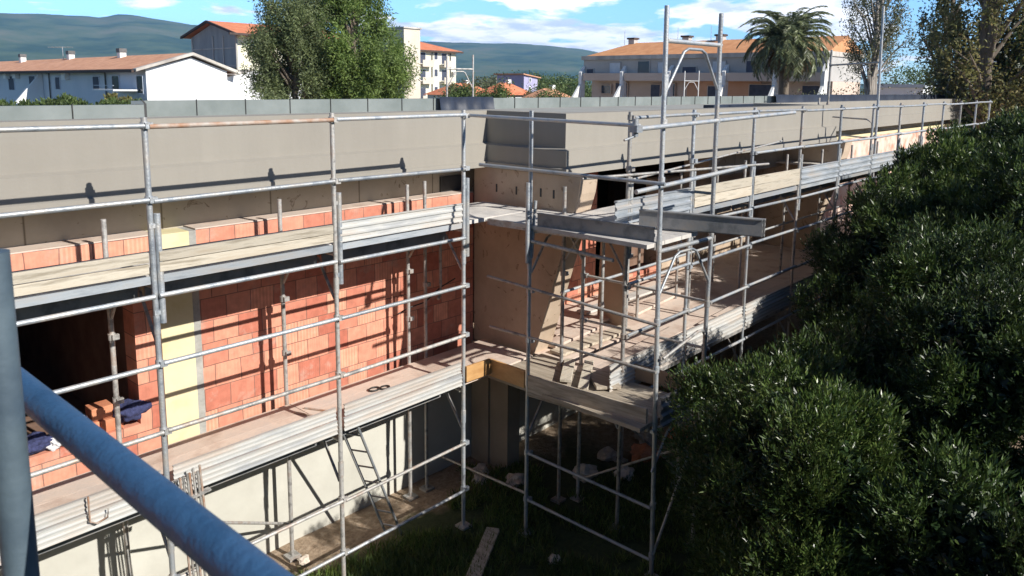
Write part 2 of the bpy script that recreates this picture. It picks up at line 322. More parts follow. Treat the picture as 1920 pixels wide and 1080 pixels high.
# brick wall of the left wing, with a window opening
w = MB(); w.box(2.87, 3.12, YW, 7.92, -3.74, -1.515); w.box(3.54, 7.595, YW, 7.92, -3.74, -1.515); w.box(-14, .1, YW, 7.92, -3.74, -1.515)
w.box(.1, 2.87, YW, 8.0, -3.74, -3.42); w.box(.1, 2.87, YW, 7.92, -1.83, -1.515); w.obj('brick_wall', 'brick', B)
MB().box(-.1, 3.0, YW-.02, 8.02, -2.12, -1.832).obj('lintel', 'conc', B)
MB().box(3.122, 3.46, YW-.012, 7.92, -3.74, -1.513).obj('insulated_column', 'yellow', B)
MB().box(3.462, 3.538, YW-.006, 7.92, -3.74, -1.516).obj('mortar_joint', 'mortar', B)
cap = MB(); cap.box(-14, 3.118, YW+.01, 7.92, -1.513, -1.500); cap.box(3.54, 7.595, YW+.01, 7.92, -1.513, -1.500); cap.obj('wall_capping', 'deck', B)
MB().box(-14, 7.6, YW+.03, 8.05, GZ-.3, -3.745).obj('plinth', 'plinth', B)
# dark room behind the window
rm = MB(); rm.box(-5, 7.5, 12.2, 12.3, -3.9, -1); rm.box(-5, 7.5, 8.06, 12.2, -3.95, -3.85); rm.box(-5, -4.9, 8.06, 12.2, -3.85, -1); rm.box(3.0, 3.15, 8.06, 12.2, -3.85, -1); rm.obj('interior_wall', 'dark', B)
# recess of the middle wing
w = MB(); w.box(8.0, 10.6, YW, 8.0, -3.9, -1.42); w.box(10.6, 12.7, YW, 8.0, -3.66, -3.45); w.obj('brick_wall', 'brick', B)
MB().box(12.7, 16.98, YW-.01, 8.0, -3.69, -1.76).obj('concrete_wall', 'fin', B)
MB().box(13.5, 17.0, 7.1, YW-.01, -1.75, -.96).obj('beam', 'fin', B)
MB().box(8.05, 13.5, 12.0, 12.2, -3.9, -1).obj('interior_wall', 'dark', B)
MB().box(7.62, 34.0, 5.98, 7.64, -3.9, -3.622).obj('floor_slab', 'deck', B)
MB().box(8.0, 34.0, 7.45, 7.9, GZ-.3, -3.902).obj('plinth', 'plinth', B)
# raking concrete fins carrying the overhang
def fin(x, th, ytop=5.72, ybot=6.5, zb=-3.69):
    f = MB(); f.prism([(x, 7.645, -1.13), (x, ytop, -1.13), (x, ytop+.03, -1.35), (x, ybot, zb), (x, 7.645, zb)], (th, 0, 0)); f.obj('raking_fin', 'fin', B, bevel=.008)
fin(7.605, .36, 5.74, 6.50); fin(17.0, .40, 5.74, 6.5)
for y_, z_ in ((7.20,-1.40),(6.83,-1.40),(6.40,-1.385),(6.18,-1.385),(5.99,-1.385)): MB().box(7.598, 7.61, y_-.012, y_+.012, z_-.06, z_+.05).obj('tie_slot', 'seam', B)
MB().box(7.20, 7.60, 7.90, 7.95, -1.498, -1.28).obj('recess', 'seam', B)  # near-black box, its colour standing for the shade inside an opening
MB().box(7.56, 7.95, 7.30, YW-.003, GZ-.2, -3.70).obj('column', 'conc', B)
f2 = MB(); f2.box(7.60, 7.86, 6.95, 7.298, GZ-.2, -3.70); f2.obj('column', 'conc', B)
# right wing
w = MB(); w.box(17.28, 18.4, YW, 8.0, GZ, -1.42); w.box(18.4, 20.3, YW, 8.0, GZ, -3.2); w.box(18.4, 20.3, YW, 8.0, -1.75, -1.42); w.box(20.82, 34.4, YW, 8.0, GZ, -1.42); w.obj('brick_wall', 'brick_dusty', B)
MB().box(20.3, 20.818, YW-.015, 8.0, GZ, -1.417).obj('insulated_column', 'yellow', B)
MB().box(17.3, 34.4, YW-.02, 8.0, -1.412, -1.33).obj('wall_capping', 'yellow', B)
MB().box(18.3, 20.4, YW-.03, 7.9, -3.2, -3.12).obj('window_sill', 'conc', B)
MB().box(34.4, 34.6, 7.7, 14.4, GZ, -.95).obj('end_wall', 'render', B)
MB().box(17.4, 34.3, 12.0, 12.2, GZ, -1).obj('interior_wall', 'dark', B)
MB().box(-14, 34.3, 14.2, 14.4, GZ, -.96).obj('back_wall', 'render', B)
# far upstand wrapped in membrane: panels one metre wide with dark seams
def upstand(pts, zb=-.66, zt=-.335, th=.18):
    mb = MB(); sm = []
    for a, b_ in zip(pts[:-1], pts[1:]):
        a = Vector((*a, 0)); b_ = Vector((*b_, 0)); d = (b_-a); ln = d.length; d.normalize(); nrm = Vector((-d.y, d.x, 0))
        mb.hexa([a+Vector((0,0,zb)), b_+Vector((0,0,zb)), b_+nrm*th+Vector((0,0,zb)), a+nrm*th+Vector((0,0,zb))], [a+Vector((0,0,zt)), b_+Vector((0,0,zt)), b_+nrm*th+Vector((0,0,zt)), a+nrm*th+Vector((0,0,zt))])
        k = max(1, round(ln/.98))
        for i in range(k):
            p = a+d*(ln*i/k)
            sm.append(MB().slab(p-nrm*.006+Vector((0,0,zb+.01)), p-nrm*.006+Vector((0,0,zt+.02)), .035, .01, up=d))
    return mb, sm
mb, seams = upstand([(-14, 11.7), (4.75, 11.7), (5.7, 14.15), (34.5, 14.15)])
u = mb.obj('roof_upstand', 'screen', B); [q_.obj('seam', 'seam', u) for q_ in seams]
tp = thing('navy_tarpaulin', 'long navy tarpaulin draped along the roof upstand behind the right wing cornice', 'tarpaulin', (30, 13.9, -.6))
q = MB(); v = []
def drape(x0, x1, y, zt, zb, n):
    q = MB(); r0 = []; r1 = []; r2 = []
    for i in range(n+1):
        x = x0+(x1-x0)*i/n; w_ = .03*math.sin(i*1.7)+.02*math.sin(i*.6)
        r0.append((x, y+.30, zt+.004*math.sin(i))); r1.append((x, y+w_, zt+.012+.006*math.sin(i*.9))); r2.append((x, y-.06+w_*1.4, zb+.02*math.sin(i*1.3)))
    k = n+1; q.v = r0+r1+r2
    for i in range(n): q.f += [(i, i+1, k+i+1, k+i), (k+i, k+i+1, 2*k+i+1, 2*k+i)]; q.sm += [True, True]
    return q
q = drape(0, 14.2, 0, -.2, -.66, 60); q.v = [(21.6+x*.996, 9.35+y-x*.085, z) for x, y, z in q.v]; q.obj('sheet', 'tarp', tp)
up_ = MB(); up_.slab((21.6, 9.55, -.43), (35.0, 8.40, -.43), .12, .40); up_.obj('roof_upstand', 'screen', B)
tp.location = (30, 14, -.6)
ROOT[tp.name] = (30, 13.9, -.6); tp.location = (30, 13.9, -.6)
t2 = drape(12.75, 14.65, 14.03, -.31, -.65, 14).obj('tarpaulin', 'tarp'); tag(t2, 'short square of navy tarpaulin hung over the grey roof edge near the corner', 'tarpaulin')
t3 = MB().box(15.3, 20.5, 8.0, 8.25, -.612, -.38).obj('membrane_roll', 'tarp'); tag(t3, 'short dark rolled membrane lying on the roof in front of the long navy tarpaulin', 'roofing membrane')

# ------------------------------------------------------------------ scaffolds
def seg(name, root, p, q_, mat='galv', r=.024, n=10):
    return MB().tube([p, q_], r, n).obj(name, mat, root)
def collar(mb, p, axis='z', r=.036, h=.07):
    p = Vector(p); d = Vector((0,0,h/2)) if axis == 'z' else (Vector((h/2,0,0)) if axis == 'x' else Vector((0,h/2,0)))
    mb.tube([p-d, p+d], r, 8)
def standard(root, x, y, z0, z1, mat='galv', collars=(), foot=True, splice=(), r=.0245):
    mb = MB(); mb.tube([(x, y, z0), (x, y, z1)], r)
    for c in collars: collar(mb, (x, y, c), r=.035, h=.06); mb.box(x-.012, x+.05, y-.055, y-.02, c-.025, c+.025)
    for c in splice: collar(mb, (x, y, c), r=.030, h=.16)
    if foot: mb.box(x-.075, x+.075, y-.075, y+.075, GZ-.02, GZ+.012); mb.tube([(x, y, GZ), (x, y, z0+.02)], .018)
    return mb.obj('standard', mat, root)
def sleeve(root, x, y, z0=-2.02, z1=-1.08, off=(.052, -.01)):
    """channel of the guardrail post bolted beside the standard"""
    mb = MB(); X, Y = x+off[0], y+off[1]; mb.tube([(X, Y, z0), (X, Y, z1)], .0265, 10)
    mb.box(x-.02, X+.02, Y-.012, y+.012, z0+.08, z0+.12); mb.box(x-.02, X+.02, Y-.012, y+.012, z1-.12, z1-.08)
    return mb.obj('guard_post_sleeve', 'galv', root)
def hframe(root, a, b_, zt, mat='galv_old'):
    """cross bar and bent arch brace of one scaffold frame between plan points a and b"""
    a = Vector((*a, 0)); b_ = Vector((*b_, 0)); P = lambda s_, z: tuple(a+(b_-a)*s_+Vector((0,0,z)))
    seg('transom', root, P(0, zt), P(1, zt), mat)
    MB().tube([P(.03, zt-.48), P(.30, zt-.10), P(.38, zt-.065), P(.62, zt-.065), P(.70, zt-.10), P(.97, zt-.48)], .016, 8).obj('arch_brace', mat, root)
def ribbed(p, q_, z0, z1, name='toe_board', mat='metal_board', root=None, ribs=3, side=1, lean=0., dp=.026):
    """folded sheet toe board from plan point p to q with lengthwise ribs"""
    p = Vector((*p, 0)); q_ = Vector((*q_, 0)); d = (q_-p).normalized(); n_ = Vector((d.y, -d.x, 0))*side
    H = z1-z0; prof = [(.0, 0), (dp, 0)]
    for i in range(ribs):
        a = (i+.12)/ribs; b1 = (i+.30)/ribs; c = (i+.70)/ribs; e = (i+.88)/ribs
        prof += [(dp, a), (.0, b1), (.0, c), (dp, e)]
    prof += [(dp, 1), (-.02, 1), (-.02, .93), (-.006, .93), (-.006, .06), (-.0, .0)][:5]
    V = []
    for P in (p, q_):
        for o, s_ in prof: V.append(tuple(P+n_*(o+lean*s_)+Vector((0,0,z0+H*s_))))
    k = len(prof); mb = MB(); mb.v = V; mb.f = [(j, k+j, k+(j+1) % k, (j+1) % k) for j in range(k)]+[tuple(range(k)), tuple(range(k, 2*k))[::-1]]; mb.sm = [False]*(k+2)
    return mb.obj(name, mat, root)
def plank(root, p, q_, z0, z1, th=.035, mat='wood', name='toe_board', n=2):
    for i in range(n):
        a, b_ = z0+(z1-z0)*i/n+.002, z0+(z1-z0)*(i+1)/n-.004
        mb = MB(); j = random.uniform(-.006, .006); dz = random.uniform(-.008, .008)
        mb.slab((p[0], p[1]+j, (a+b_)/2), (q_[0], q_[1]+j, (a+b_)/2+dz), th, b_-a); mb.obj(name, mat, root, bevel=.003)
def deck(root, x0, x1, y0, y1, z, mat='deck', n=3, along='x', name='deck_board'):
    """n folded-steel deck boards side by side, each with turned-down edges"""
    for i in range(n):
        if along == 'x':
            a, b_ = y0+(y1-y0)*i/n+.002, y0+(y1-y0)*(i+1)/n-.002
            mb = MB().box(x0+.004, x1-.004, a, b_, z-.045, z)
        else:
            a, b_ = x0+(x1-x0)*i/n+.004, x0+(x1-x0)*(i+1)/n-.004
            mb = MB().box(a, b_, y0+.004, y1-.004, z-.045, z)
        mb.obj(name, mat, root)
YO, YI = 6.386, 7.40                              # outer and inner row of the left run
XS = [2.578+1.8*k for k in range(-3, 3)]
SL = thing('facade_scaffold', 'galvanised steel scaffold along the left brick wall with two decks of boards', 'scaffold', (2.578, YO, GZ))
for i, x in enumerate(XS):
    standard(SL, x, YO, GZ+.06, -.285, 'galv' if i != 4 else 'galv_old', collars=(-.35,-.96,-2.37,-2.98,-4.37,-4.98), splice=(-2.03,-4.03))
    sleeve(SL, x, YO)
    standard(SL, x-.01, YI, GZ+.06, -1.25, 'galv_old', collars=(-2.37,-3.0), splice=(-2.03,))
    for z in (-1.70, -3.70): hframe(SL, (x, YO), (x-.01, YI), z)
standard(SL, 6.46, YI, GZ+.06, -1.23, 'galv_old', collars=(-2.6,))
for i in range(5):
    x0, x1 = XS[i], XS[i+1]
    for z, nm in ((-.35,'guard_rail'), (-.96,'guard_rail'), (-2.37,'guard_rail'), (-2.98,'guard_rail'), (-1.775,'ledger'), (-4.37,'ledger'), (-4.98,'ledger')):
        mt = 'rust' if (i == 3 and z == -.35) else ('galv_old' if z in (-4.37, -2.98) else 'galv')
        e = random.uniform(-.012, .012)
        seg(nm, SL, (x0+.02, YO-.045, z+e), (x1-.02, YO-.045, z+random.uniform(-.012,.012)), mt, .0215 if z > -3 else .019)
    if i < 4: seg('plan_brace', SL, (x0, YO-.03, -3.82 if i % 2 else -4.1), (x1-.05, YI, -5.06), 'galv_old', .016)
    deck(SL, x0, x1, YO+.045, YI-.04, -3.595, 'deck'); deck(SL, x0, x1, YO+.02, YI-.04, -1.60, 'deck_up')
    MB().box(x0+.03, x1-.03, YO-.004, YO+.016, -1.672, -1.605).obj('deck_edge', 'metal_board', SL)
    MB().box(x0+.03, x1-.03, YO+.28, YO+.30, -1.86, -1.65).obj('shade_strip', 'metal_shade', SL)  # strip added beneath the deck to lengthen its shadow on the wall
    MB().box(x0+.03, x1-.03, YO+.34, YO+.36, -3.86, -3.645).obj('shade_strip', 'metal_shade', SL)
    a, b_ = (x0+.04, YO-.02), (x1-.045, YO-.02)
    if i == 4: ribbed(a, b_, -1.585, -1.37, root=SL, ribs=3, mat='metal_dusty', dp=.018)
    else: plank(SL, (a[0], a[1]), (b_[0], b_[1]), -1.575, -1.395, .035, 'wood', n=2)
    ribbed(a, b_, -3.61, -3.465, root=SL, ribs=3, mat='metal_dusty', dp=.012); ribbed((a[0]+.02, a[1]+.02), (b_[0], b_[1]+.02), -3.455, -3.33, root=SL, ribs=3, mat='metal_dusty', dp=.012)
seg('brace', SL, (6.66, YI, -5.07), (6.62, 5.74, -4.98), 'galv_old', .018)
MB().tube([(6.62, 7.28, -1.9), (6.62, 7.28, -2.6), (6.60, 7.25, -2.72), (6.52, 7.22, -2.78)], .02, 8).obj('wall_tie', 'galv_old', SL)
deck(SL, XS[5], 7.5, YO+.02, YI-.04, -1.60, 'deck_up'); deck(SL, XS[5], 7.5, YO+.02, YI-.04, -3.60, 'deck')
MB().tube([(1.93,YO-.06,-3.30),(1.93,YO-.06,-3.52),(1.98,YO-.07,-3.55),(2.06,YO-.07,-3.53),(2.07,YO-.07,-3.46)], .008, 6).obj('hook', 'rust', SL)

# corner tower standing out towards the shrubs
T = thing('corner_scaffold', 'tall galvanised scaffold tower standing out from the inner corner of the building', 'scaffold', (6.8, 4.1, GZ))
S3, S4, S5, S6 = (6.61, 5.72), (6.80, 4.10), (7.86, 4.06), (7.68, 5.73)
standard(T, *S3, GZ+.06, -.28, 'galv', collars=(-2.39,-3.0,-4.43,-5.04), splice=(-2.05,))
standard(T, *S6, GZ+.06, -1.75, 'galv_old', collars=(-2.4,-3.0))
# the outer pair leans slightly, as the photographed pair does
def leaner(p, dx, z1, mat):
    mb = MB(); mb.tube([(p[0]+dx, p[1], GZ+.05), (p[0], p[1], -1.6), (p[0]-.03, p[1], z1)], .0255)
    for c in (-.36, -.95, -2.47, -3.0, -4.6, -5.22): collar(mb, (p[0]-dx*0+dx*max(0,(-1.6-c))/3.9, p[1], c), r=.036, h=.07); 
    for c in (-1.62, -3.62, .05): collar(mb, (p[0]+dx*max(0,(-1.6-c))/3.9, p[1], c), r=.031, h=.16)
    mb.box(p[0]+dx-.075, p[0]+dx+.075, p[1]-.075, p[1]+.075, GZ-.02, GZ+.012)
    return mb.obj('standard', mat, T)
leaner(S4, .12, .80, 'galv'); leaner(S5, -.08, .80, 'galv')
sleeve(T, *S3, z0=-2.05, z1=-1.1, off=(-.05, -.01)); 
MB().tube([(S3[0]+.06, S3[1]-.03, -1.32), (S3[0]+.01, S3[1]-.02, -2.0)], .02, 8).obj('clip_bar', 'galv', T)
for z in (.46, -1.70, -3.70): hframe(T, S4, S5, z, 'galv')
for z in (-1.70, -3.70): hframe(T, S3, S6, z)
seg('guard_rail', T, (6.22, 6.34, -.345), (6.20, 4.0, -.365), 'galv', .02); seg('guard_rail', T, (6.4, 6.34, -.93), (6.62, 3.95, -.96), 'galv', .021)
seg('guard_rail', T, (6.5, 6.3, -2.30), (S4[0]-.04, 4.05, -2.48), 'galv_old', .017); seg('guard_rail', T, (6.55, 6.3, -2.95), (S4[0]-.04, 4.05, -3.0), 'galv_old', .017)
seg('ledger', T, (6.6, S3[1], -5.04), (S4[0]+.06, S4[1], -5.24), 'galv', .019); seg('ledger', T, (6.6, S3[1], -4.43), (S4[0]+.04, S4[1], -4.61), 'galv', .019)
seg('ledger', T, (6.6, S3[1], -1.79), (S4[0]-.1, 4.6, -1.86), 'galv_old', .022)
seg('guard_rail', T, (7.70, 5.75, -2.40), (7.88, 4.02, -2.46), 'galv_old', .017); seg('guard_rail', T, (7.70, 5.75, -3.0), (7.88, 4.02, -3.02), 'galv_old', .017)
seg('brace', T, (7.68, 5.7, -5.2), (7.84, 4.1, -4.2), 'galv_old', .016); seg('brace', T, (7.70, 5.7, -3.9), (9.0, 5.0, -5.3), 'galv_old', .016)
seg('brace', T, (6.9, 4.08, -5.2), (7.8, 4.06, -3.9), 'galv_old', .016)
# loose-ended long tubes clamped across the front of the tower
seg('clamped_tube', T, (6.20, 4.03, -.40), (10.05, 4.08, -.315), 'galv', .0245); seg('clamped_tube', T, (6.22, 4.03, -1.01), (8.58, 4.03, -.93), 'galv', .024)
seg('clamped_tube', T, (6.5, 4.9, -.98), (9.6, 4.2, -.98), 'galv_old', .017)
c = MB(); c.tube([(6.17, 4.03, -.47), (6.17, 4.03, -.30)], .03, 8); c.tube([(6.02, 4.05, -.50), (6.2, 4.03, -.46)], .012, 8); c.box(6.12, 6.22, 3.98, 4.06, -.43, -.36); c.obj('coupler', 'galv', T)
# decks of the tower
deck(T, 6.60, 7.66, 4.12, 6.38, -1.605, 'deck_up', 3, 'y'); deck(T, 6.60, 7.66, 4.12, 6.38, -3.605, 'wood_y', 3, 'y')
MB().slab((6.585, 6.38, -1.645), (6.76, 4.12, -1.645), .02, .075).obj('deck_edge', 'galv_old', T)
ribbed((6.63, 5.62), (6.80, 4.16), -1.625, -1.45, root=T, ribs=2, mat='metal_shade', side=-1)
MB().slab((6.60, 6.34, -3.50), (6.60, 5.76, -3.50), .03, .22).obj('toe_board', 'ply', T, bevel=.003)
MB().slab((6.58, 6.33, -3.48), (6.18, 6.345, -3.48), .03, .20).obj('toe_board', 'ply', T, bevel=.003)
MB().slab((6.60, 5.70, -3.535), (6.76, 4.14, -3.535), .035, .21).obj('toe_board', 'wood_y', T, bevel=.004)
MB().slab((6.605, 5.70, -3.665), (6.77, 4.12, -3.665), .05, .05).obj('deck_edge', 'wood_y', T)
MB().slab((7.72, 5.1, -3.50), (7.80, 4.14, -3.50), .03, .20).obj('toe_board', 'ply_brown', T, bevel=.003)
ribbed((6.86, 4.03), (7.82, 4.0), -3.64, -3.31, root=T, ribs=3, mat='metal_shade')
MB().tube([(6.84, 4.02, -2.86), (7.55, 4.0, -2.72), (7.66, 4.0, -2.74), (7.72, 4.0, -2.82), (7.74, 4.0, -3.5)], .017, 8).obj('end_guard', 'galv_old', T)

# run along the middle and right wings
R = thing('facade_scaffold', 'long galvanised scaffold running away along the right wing beside the tall shrubs', 'scaffold', (10.8, 4.95, GZ))
Y2, Y2I = 4.95, 5.90
XR = [7.47, 8.95]+[8.95+1.79*k for k in range(1, 11)]
for i, x in enumerate(XR):
    zt = -.285
    standard(R, x, Y2, GZ+.06, zt, 'galv' if i % 3 else 'galv_old', collars=(-.35,-.95,-2.37,-2.98), splice=(-2.03,))
    sleeve(R, x, Y2)
    standard(R, x+.01, Y2I, GZ+.06, -1.25, 'galv_old', collars=(-2.37,), splice=(-2.03,))
    for z in (-1.70, -3.70): hframe(R, (x, Y2), (x+.01, Y2I), z)
for i in range(len(XR)-1):
    x0, x1 = XR[i], XR[i+1]
    for z in (-.35, -.95, -1.78, -2.33, -2.98, -3.80):
        if z == -.95 and i < 2: continue
        nm = 'ledger' if z in (-1.78, -3.80) else 'guard_rail'
        seg(nm, R, (x0+.02, Y2-.045, z+random.uniform(-.015,.015)), (x1-.02, Y2-.045, z+random.uniform(-.015,.015)), 'galv', .0215)
    if i in (1, 3): seg('brace', R, (x0, Y2, -3.9), (x1, Y2, GZ+.15), 'galv_old', .016)
    deck(R, x0, x1, Y2+.02, Y2I-.04, -1.60, 'deck_up'); deck(R, x0, x1, Y2+.02, Y2I-.04, -3.60, 'deck')
    a, b_ = (x0+(-.28 if i == 0 else .04), Y2-.02), (x1-.045, Y2-.02)
    if i in (0, 3, 4, 5, 6, 9): ribbed(a, b_, -1.585, -1.30, root=R, ribs=3)
    else: plank(R, a, b_, -1.575, -1.30, .035, 'wood', n=2)
    ribbed(a, b_, -3.62, -3.45, root=R, ribs=3, mat='metal_dusty', dp=.014); ribbed((a[0]+.02, a[1]+.02), (b_[0], b_[1]+.02), -3.445, -3.29, root=R, ribs=3, mat='metal_dusty', dp=.014)
    MB().box(x0+.03, x1-.03, Y2-.004, Y2+.016, -1.672, -1.605).obj('deck_edge', 'metal_board', R)
    MB().box(x0+.03, x1-.03, Y2+.28, Y2+.30, -1.84, -1.65).obj('shade_strip', 'metal_shade', R)  # added strip deepening the shadow under this run's upper deck
    MB().box(x0+.03, x1-.03, Y2-.004, Y2+.016, -3.69, -3.62).obj('deck_edge', 'galv_old', R)
seg('guard_rail', R, (7.45, Y2I, -2.62), (17.5, Y2I, -2.60), 'galv', .02)
seg('guard_rail', R, (7.5, 5.0, -1.10), (12.6, 5.3, -.88), 'galv_old', .014)
# platform at the step back to the right wing
A = thing('corner_scaffold', 'far scaffold tower with a rounded gate rail where the right wing steps back', 'scaffold', (16.45, 5.0, GZ))
mb = MB(); mb.tube([(16.62, 4.98, GZ+.05), (16.5, 5.0, -.3), (16.42, 5.02, 1.62)], .026); 
for c in (-.35, -.95, .53): collar(mb, (16.5, 5.0, c), r=.036)
mb.box(16.55, 16.7, 4.9, 5.05, GZ-.02, GZ+.012); mb.obj('standard', 'galv', A)
mb = MB(); mb.tube([(17.62, 6.4, GZ+.05), (17.6, 6.4, .86)], .026)
for c in (-.35, -.62, .53): collar(mb, (17.6, 6.4, c), r=.036)
mb.box(17.53, 17.7, 6.32, 6.48, GZ-.02, GZ+.012); mb.obj('standard', 'galv_old', A)
standard(A, 17.2, 6.45, GZ+.06, -.2, 'galv_old')
seg('transom', A, (16.47, 5.0, .535), (17.6, 6.4, .52), 'galv_old', .02)
MB().tube([(17.55, 6.35, -1.0), (17.52, 6.32, -.70), (17.44, 6.22, -.62), (16.7, 5.25, -.62), (16.6, 5.12, -.68), (16.56, 5.08, -1.0)], .016, 8).obj('gate_rail', 'galv_old', A)
seg('guard_rail', A, (17.55, 6.35, -1.0), (16.52, 5.03, -1.0), 'galv_old', .016)
deck(A, 16.6, 17.5, 6.0, 7.3, -1.62, 'deck_up', 3, 'y')
# lone frames beyond the building
def far_frame(name, x, y, wdt, z0, zt, zc, lab, mat='galv_old', d=(.93,-.36)):
    F = thing(name, lab, 'scaffold', (x, y, GZ), None); dd = Vector((*d, 0)).normalized()*wdt
    for s_, zz in ((0, zt), (1, zt+.02)):
        MB().tube([(x+dd.x*s_, y+dd.y*s_, GZ), (x+dd.x*s_, y+dd.y*s_, zz)], .026).obj('standard', mat, F)
    a = (x, y); b_ = (x+dd.x, y+dd.y)
    hframe(F, a, b_, zc, mat)
far_frame('scaffold_frame', 13.9, 15.0, .75, GZ, .78, .42, 'single steel scaffold frame rising behind the roof edge near the lilac house')
far_frame('scaffold_frame', 38.5, 22.0, .78, GZ, .9, .35, 'pale scaffold frame seen against the terrace house left of the palm', 'white', (.6,-.8))

# photographer's own platform: blue post and rail close by
P = thing('blue_handrail', 'blue painted tube handrail and post close in the lower left foreground', 'handrail', (.25, 1.0, GZ))
MB().tube([(.348, 1.86, -.518), (.361, .38, -.509)], .0242, 32).obj('rail', 'blue_paint', P)
MB().tube([(.289, 1.28, GZ), (.289, 1.28, -.245)], .0242, 32).obj('post', 'blue_grey', P)

# ------------------------------------------------------------------ loose things on the site
def solid(name, label, cat, mb, mat, group=None, bevel=0):
    return tag(mb.obj(name, mat, None, bevel), label, cat, group)
def lump(c, r, seed, sq=(1,1,.7), k=.35, sm=False):
    """irregular stone"""
    import bmesh
    bm = bmesh.new(); bmesh.ops.create_icosphere(bm, subdivisions=4 if sm else 3, radius=1)
    mb = MB(); mb.v = []
    for v in bm.verts:
        d = v.co.normalized(); s_ = 1+k*noise.noise(d*1.6+Vector((seed*3.1, seed, 0)))+k*.35*noise.noise(d*4.+Vector((seed, 0, seed)))
        mb.v.append((c[0]+d.x*r*sq[0]*s_, c[1]+d.y*r*sq[1]*s_, c[2]+d.z*r*sq[2]*s_))
    bm.verts.index_update(); mb.f = [tuple(v.index for v in f.verts) for f in bm.faces]; mb.sm = [sm]*len(mb.f); bm.free()
    return mb
# loose metal planks lying across the tower
G_ = thing('metal_planks', 'grey ribbed metal planks lying skewed on the tower upper deck and sticking out', 'metal planks', (7.4, 4.6, -1.55))
ribbed((7.34, 4.70), (7.72, 3.40), -1.58, -1.385, name='plank', root=G_, ribs=3, mat='metal_shade', side=-1)
ribbed((7.39, 4.70), (7.78, 3.40), -1.585, -1.39, name='plank', root=G_, ribs=3, mat='metal_shade', side=-1)
ribbed((7.44, 4.70), (7.84, 3.42), -1.585, -1.395, name='plank', root=G_, ribs=3, mat='metal_shade', side=1)
# bundle of thin bars hooked on the toe board
G_ = thing('bar_bundle', 'bundle of thin rusty brace bars hanging upright beside the left scaffold post', 'bundle of bars', (2.70, 6.28, -4.4))
for k in range(7):
    a = 2.66+.030*k+random.uniform(-.006,.006); y = 6.27-.012*(k % 3)
    MB().tube([(a-.02, y, -3.37+random.uniform(-.05,.03)), (a+.06+.006*k, y+.02, GZ+.25)], .0105, 6).obj('bar', 'galv_old' if k % 3 else 'rust', G_)
MB().slab((2.60, 6.262, -3.62), (2.90, 6.262, -3.60), .06, .015).obj('strap', 'galv_old', G_)
# short bars on the lower deck
for j, (x0, y0, x1, y1, lb) in enumerate([(4.28,7.1,4.42,6.75,'short dark steel bar lying on the lower deck near the wall, left one of two'), (4.42,7.12,4.58,6.80,'short steel bar lying on the lower deck near the wall, right one of two')]):
    solid('steel_bar', lb, 'steel bar', MB().tube([(x0, y0, -3.585), (x1, y1, -3.585)], .012, 8), 'rust', 'short bars on the lower deck')
pl = MB(); a = np.linspace(0, 2*np.pi, 14)
pl.tube([(5.28+.07*math.cos(t_), 6.98+.05*math.sin(t_), -3.58) for t_ in a], .010, 6, caps=False); pl.tube([(5.40+.06*math.cos(t_), 6.93+.045*math.sin(t_), -3.58) for t_ in a], .010, 6, caps=False)
solid('wire_coil', 'small dark coil of tie wire left on the middle of the lower deck', 'wire coil', pl, 'cable')
# things on the window sill
for k, (x, y, z, lb) in enumerate([(2.42, 7.80, -3.355, 'red clay block on the window sill beside the navy cap, left one'), (2.62, 7.78, -3.355, 'red clay block on the window sill beside the navy cap, right one'), (2.55, 7.82, -3.225, 'red clay block laid on top of two others on the window sill')]):
    bk = MB(); bk.box(x-.1, x+.1, y-.09, y+.09, z-.065, z+.06)
    solid('clay_block', lb, 'clay block', bk, 'brick_loose', 'loose blocks on the sill', .006)
cp = lump((2.80, 7.70, -3.27), .14, 3, (1.1, .9, .75), .5, True); solid('cloth_cap', 'navy spotted cloth cap resting at the right end of the window sill', 'cap', cp, 'blue_cloth')
solid('work_bag', 'navy cloth bag lying on the sill behind the blue post', 'bag', lump((1.93, 7.72, -3.33), .14, 5, (1.2, .7, .6), .5, True), 'blue_cloth')
solid('rag', 'white crumpled rag beside the navy bag on the sill', 'rag', lump((2.12, 7.68, -3.35), .07, 8, (1.2, .8, .9), .8, True), 'white_cloth')
solid('rag', 'white rag stuffed between clay blocks in the window opening', 'rag', lump((2.36, 7.72, -3.26), .055, 9, (.8, .8, 1.2), .8, True), 'white_cloth')
# ladder under the lower deck
LD = thing('ladder', 'narrow galvanised ladder leaning under the lower deck on bare soil', 'ladder', (5.3, 6.9, GZ))
A0, A1 = Vector((4.62, 6.75, -3.72)), Vector((5.42, 7.0, GZ)); off = Vector((.10, -.20, 0))
MB().tube([A0, A1], .017, 8).obj('rail', 'galv', LD); MB().tube([A0+off, A1+off], .017, 8).obj('rail', 'galv', LD)
for k in range(7):
    p = A0.lerp(A1, .08+k*.14); MB().tube([p, p+off], .010, 6).obj('rung', 'galv', LD)
# plank in the grass
gp = MB(); gp.slab((5.2, 5.35, GZ+.035), (6.32, 6.0, GZ+.05), .17, .045); solid('plank', 'grey weathered plank lying in the shaded grass', 'plank', gp, 'wood_y', None, .004)
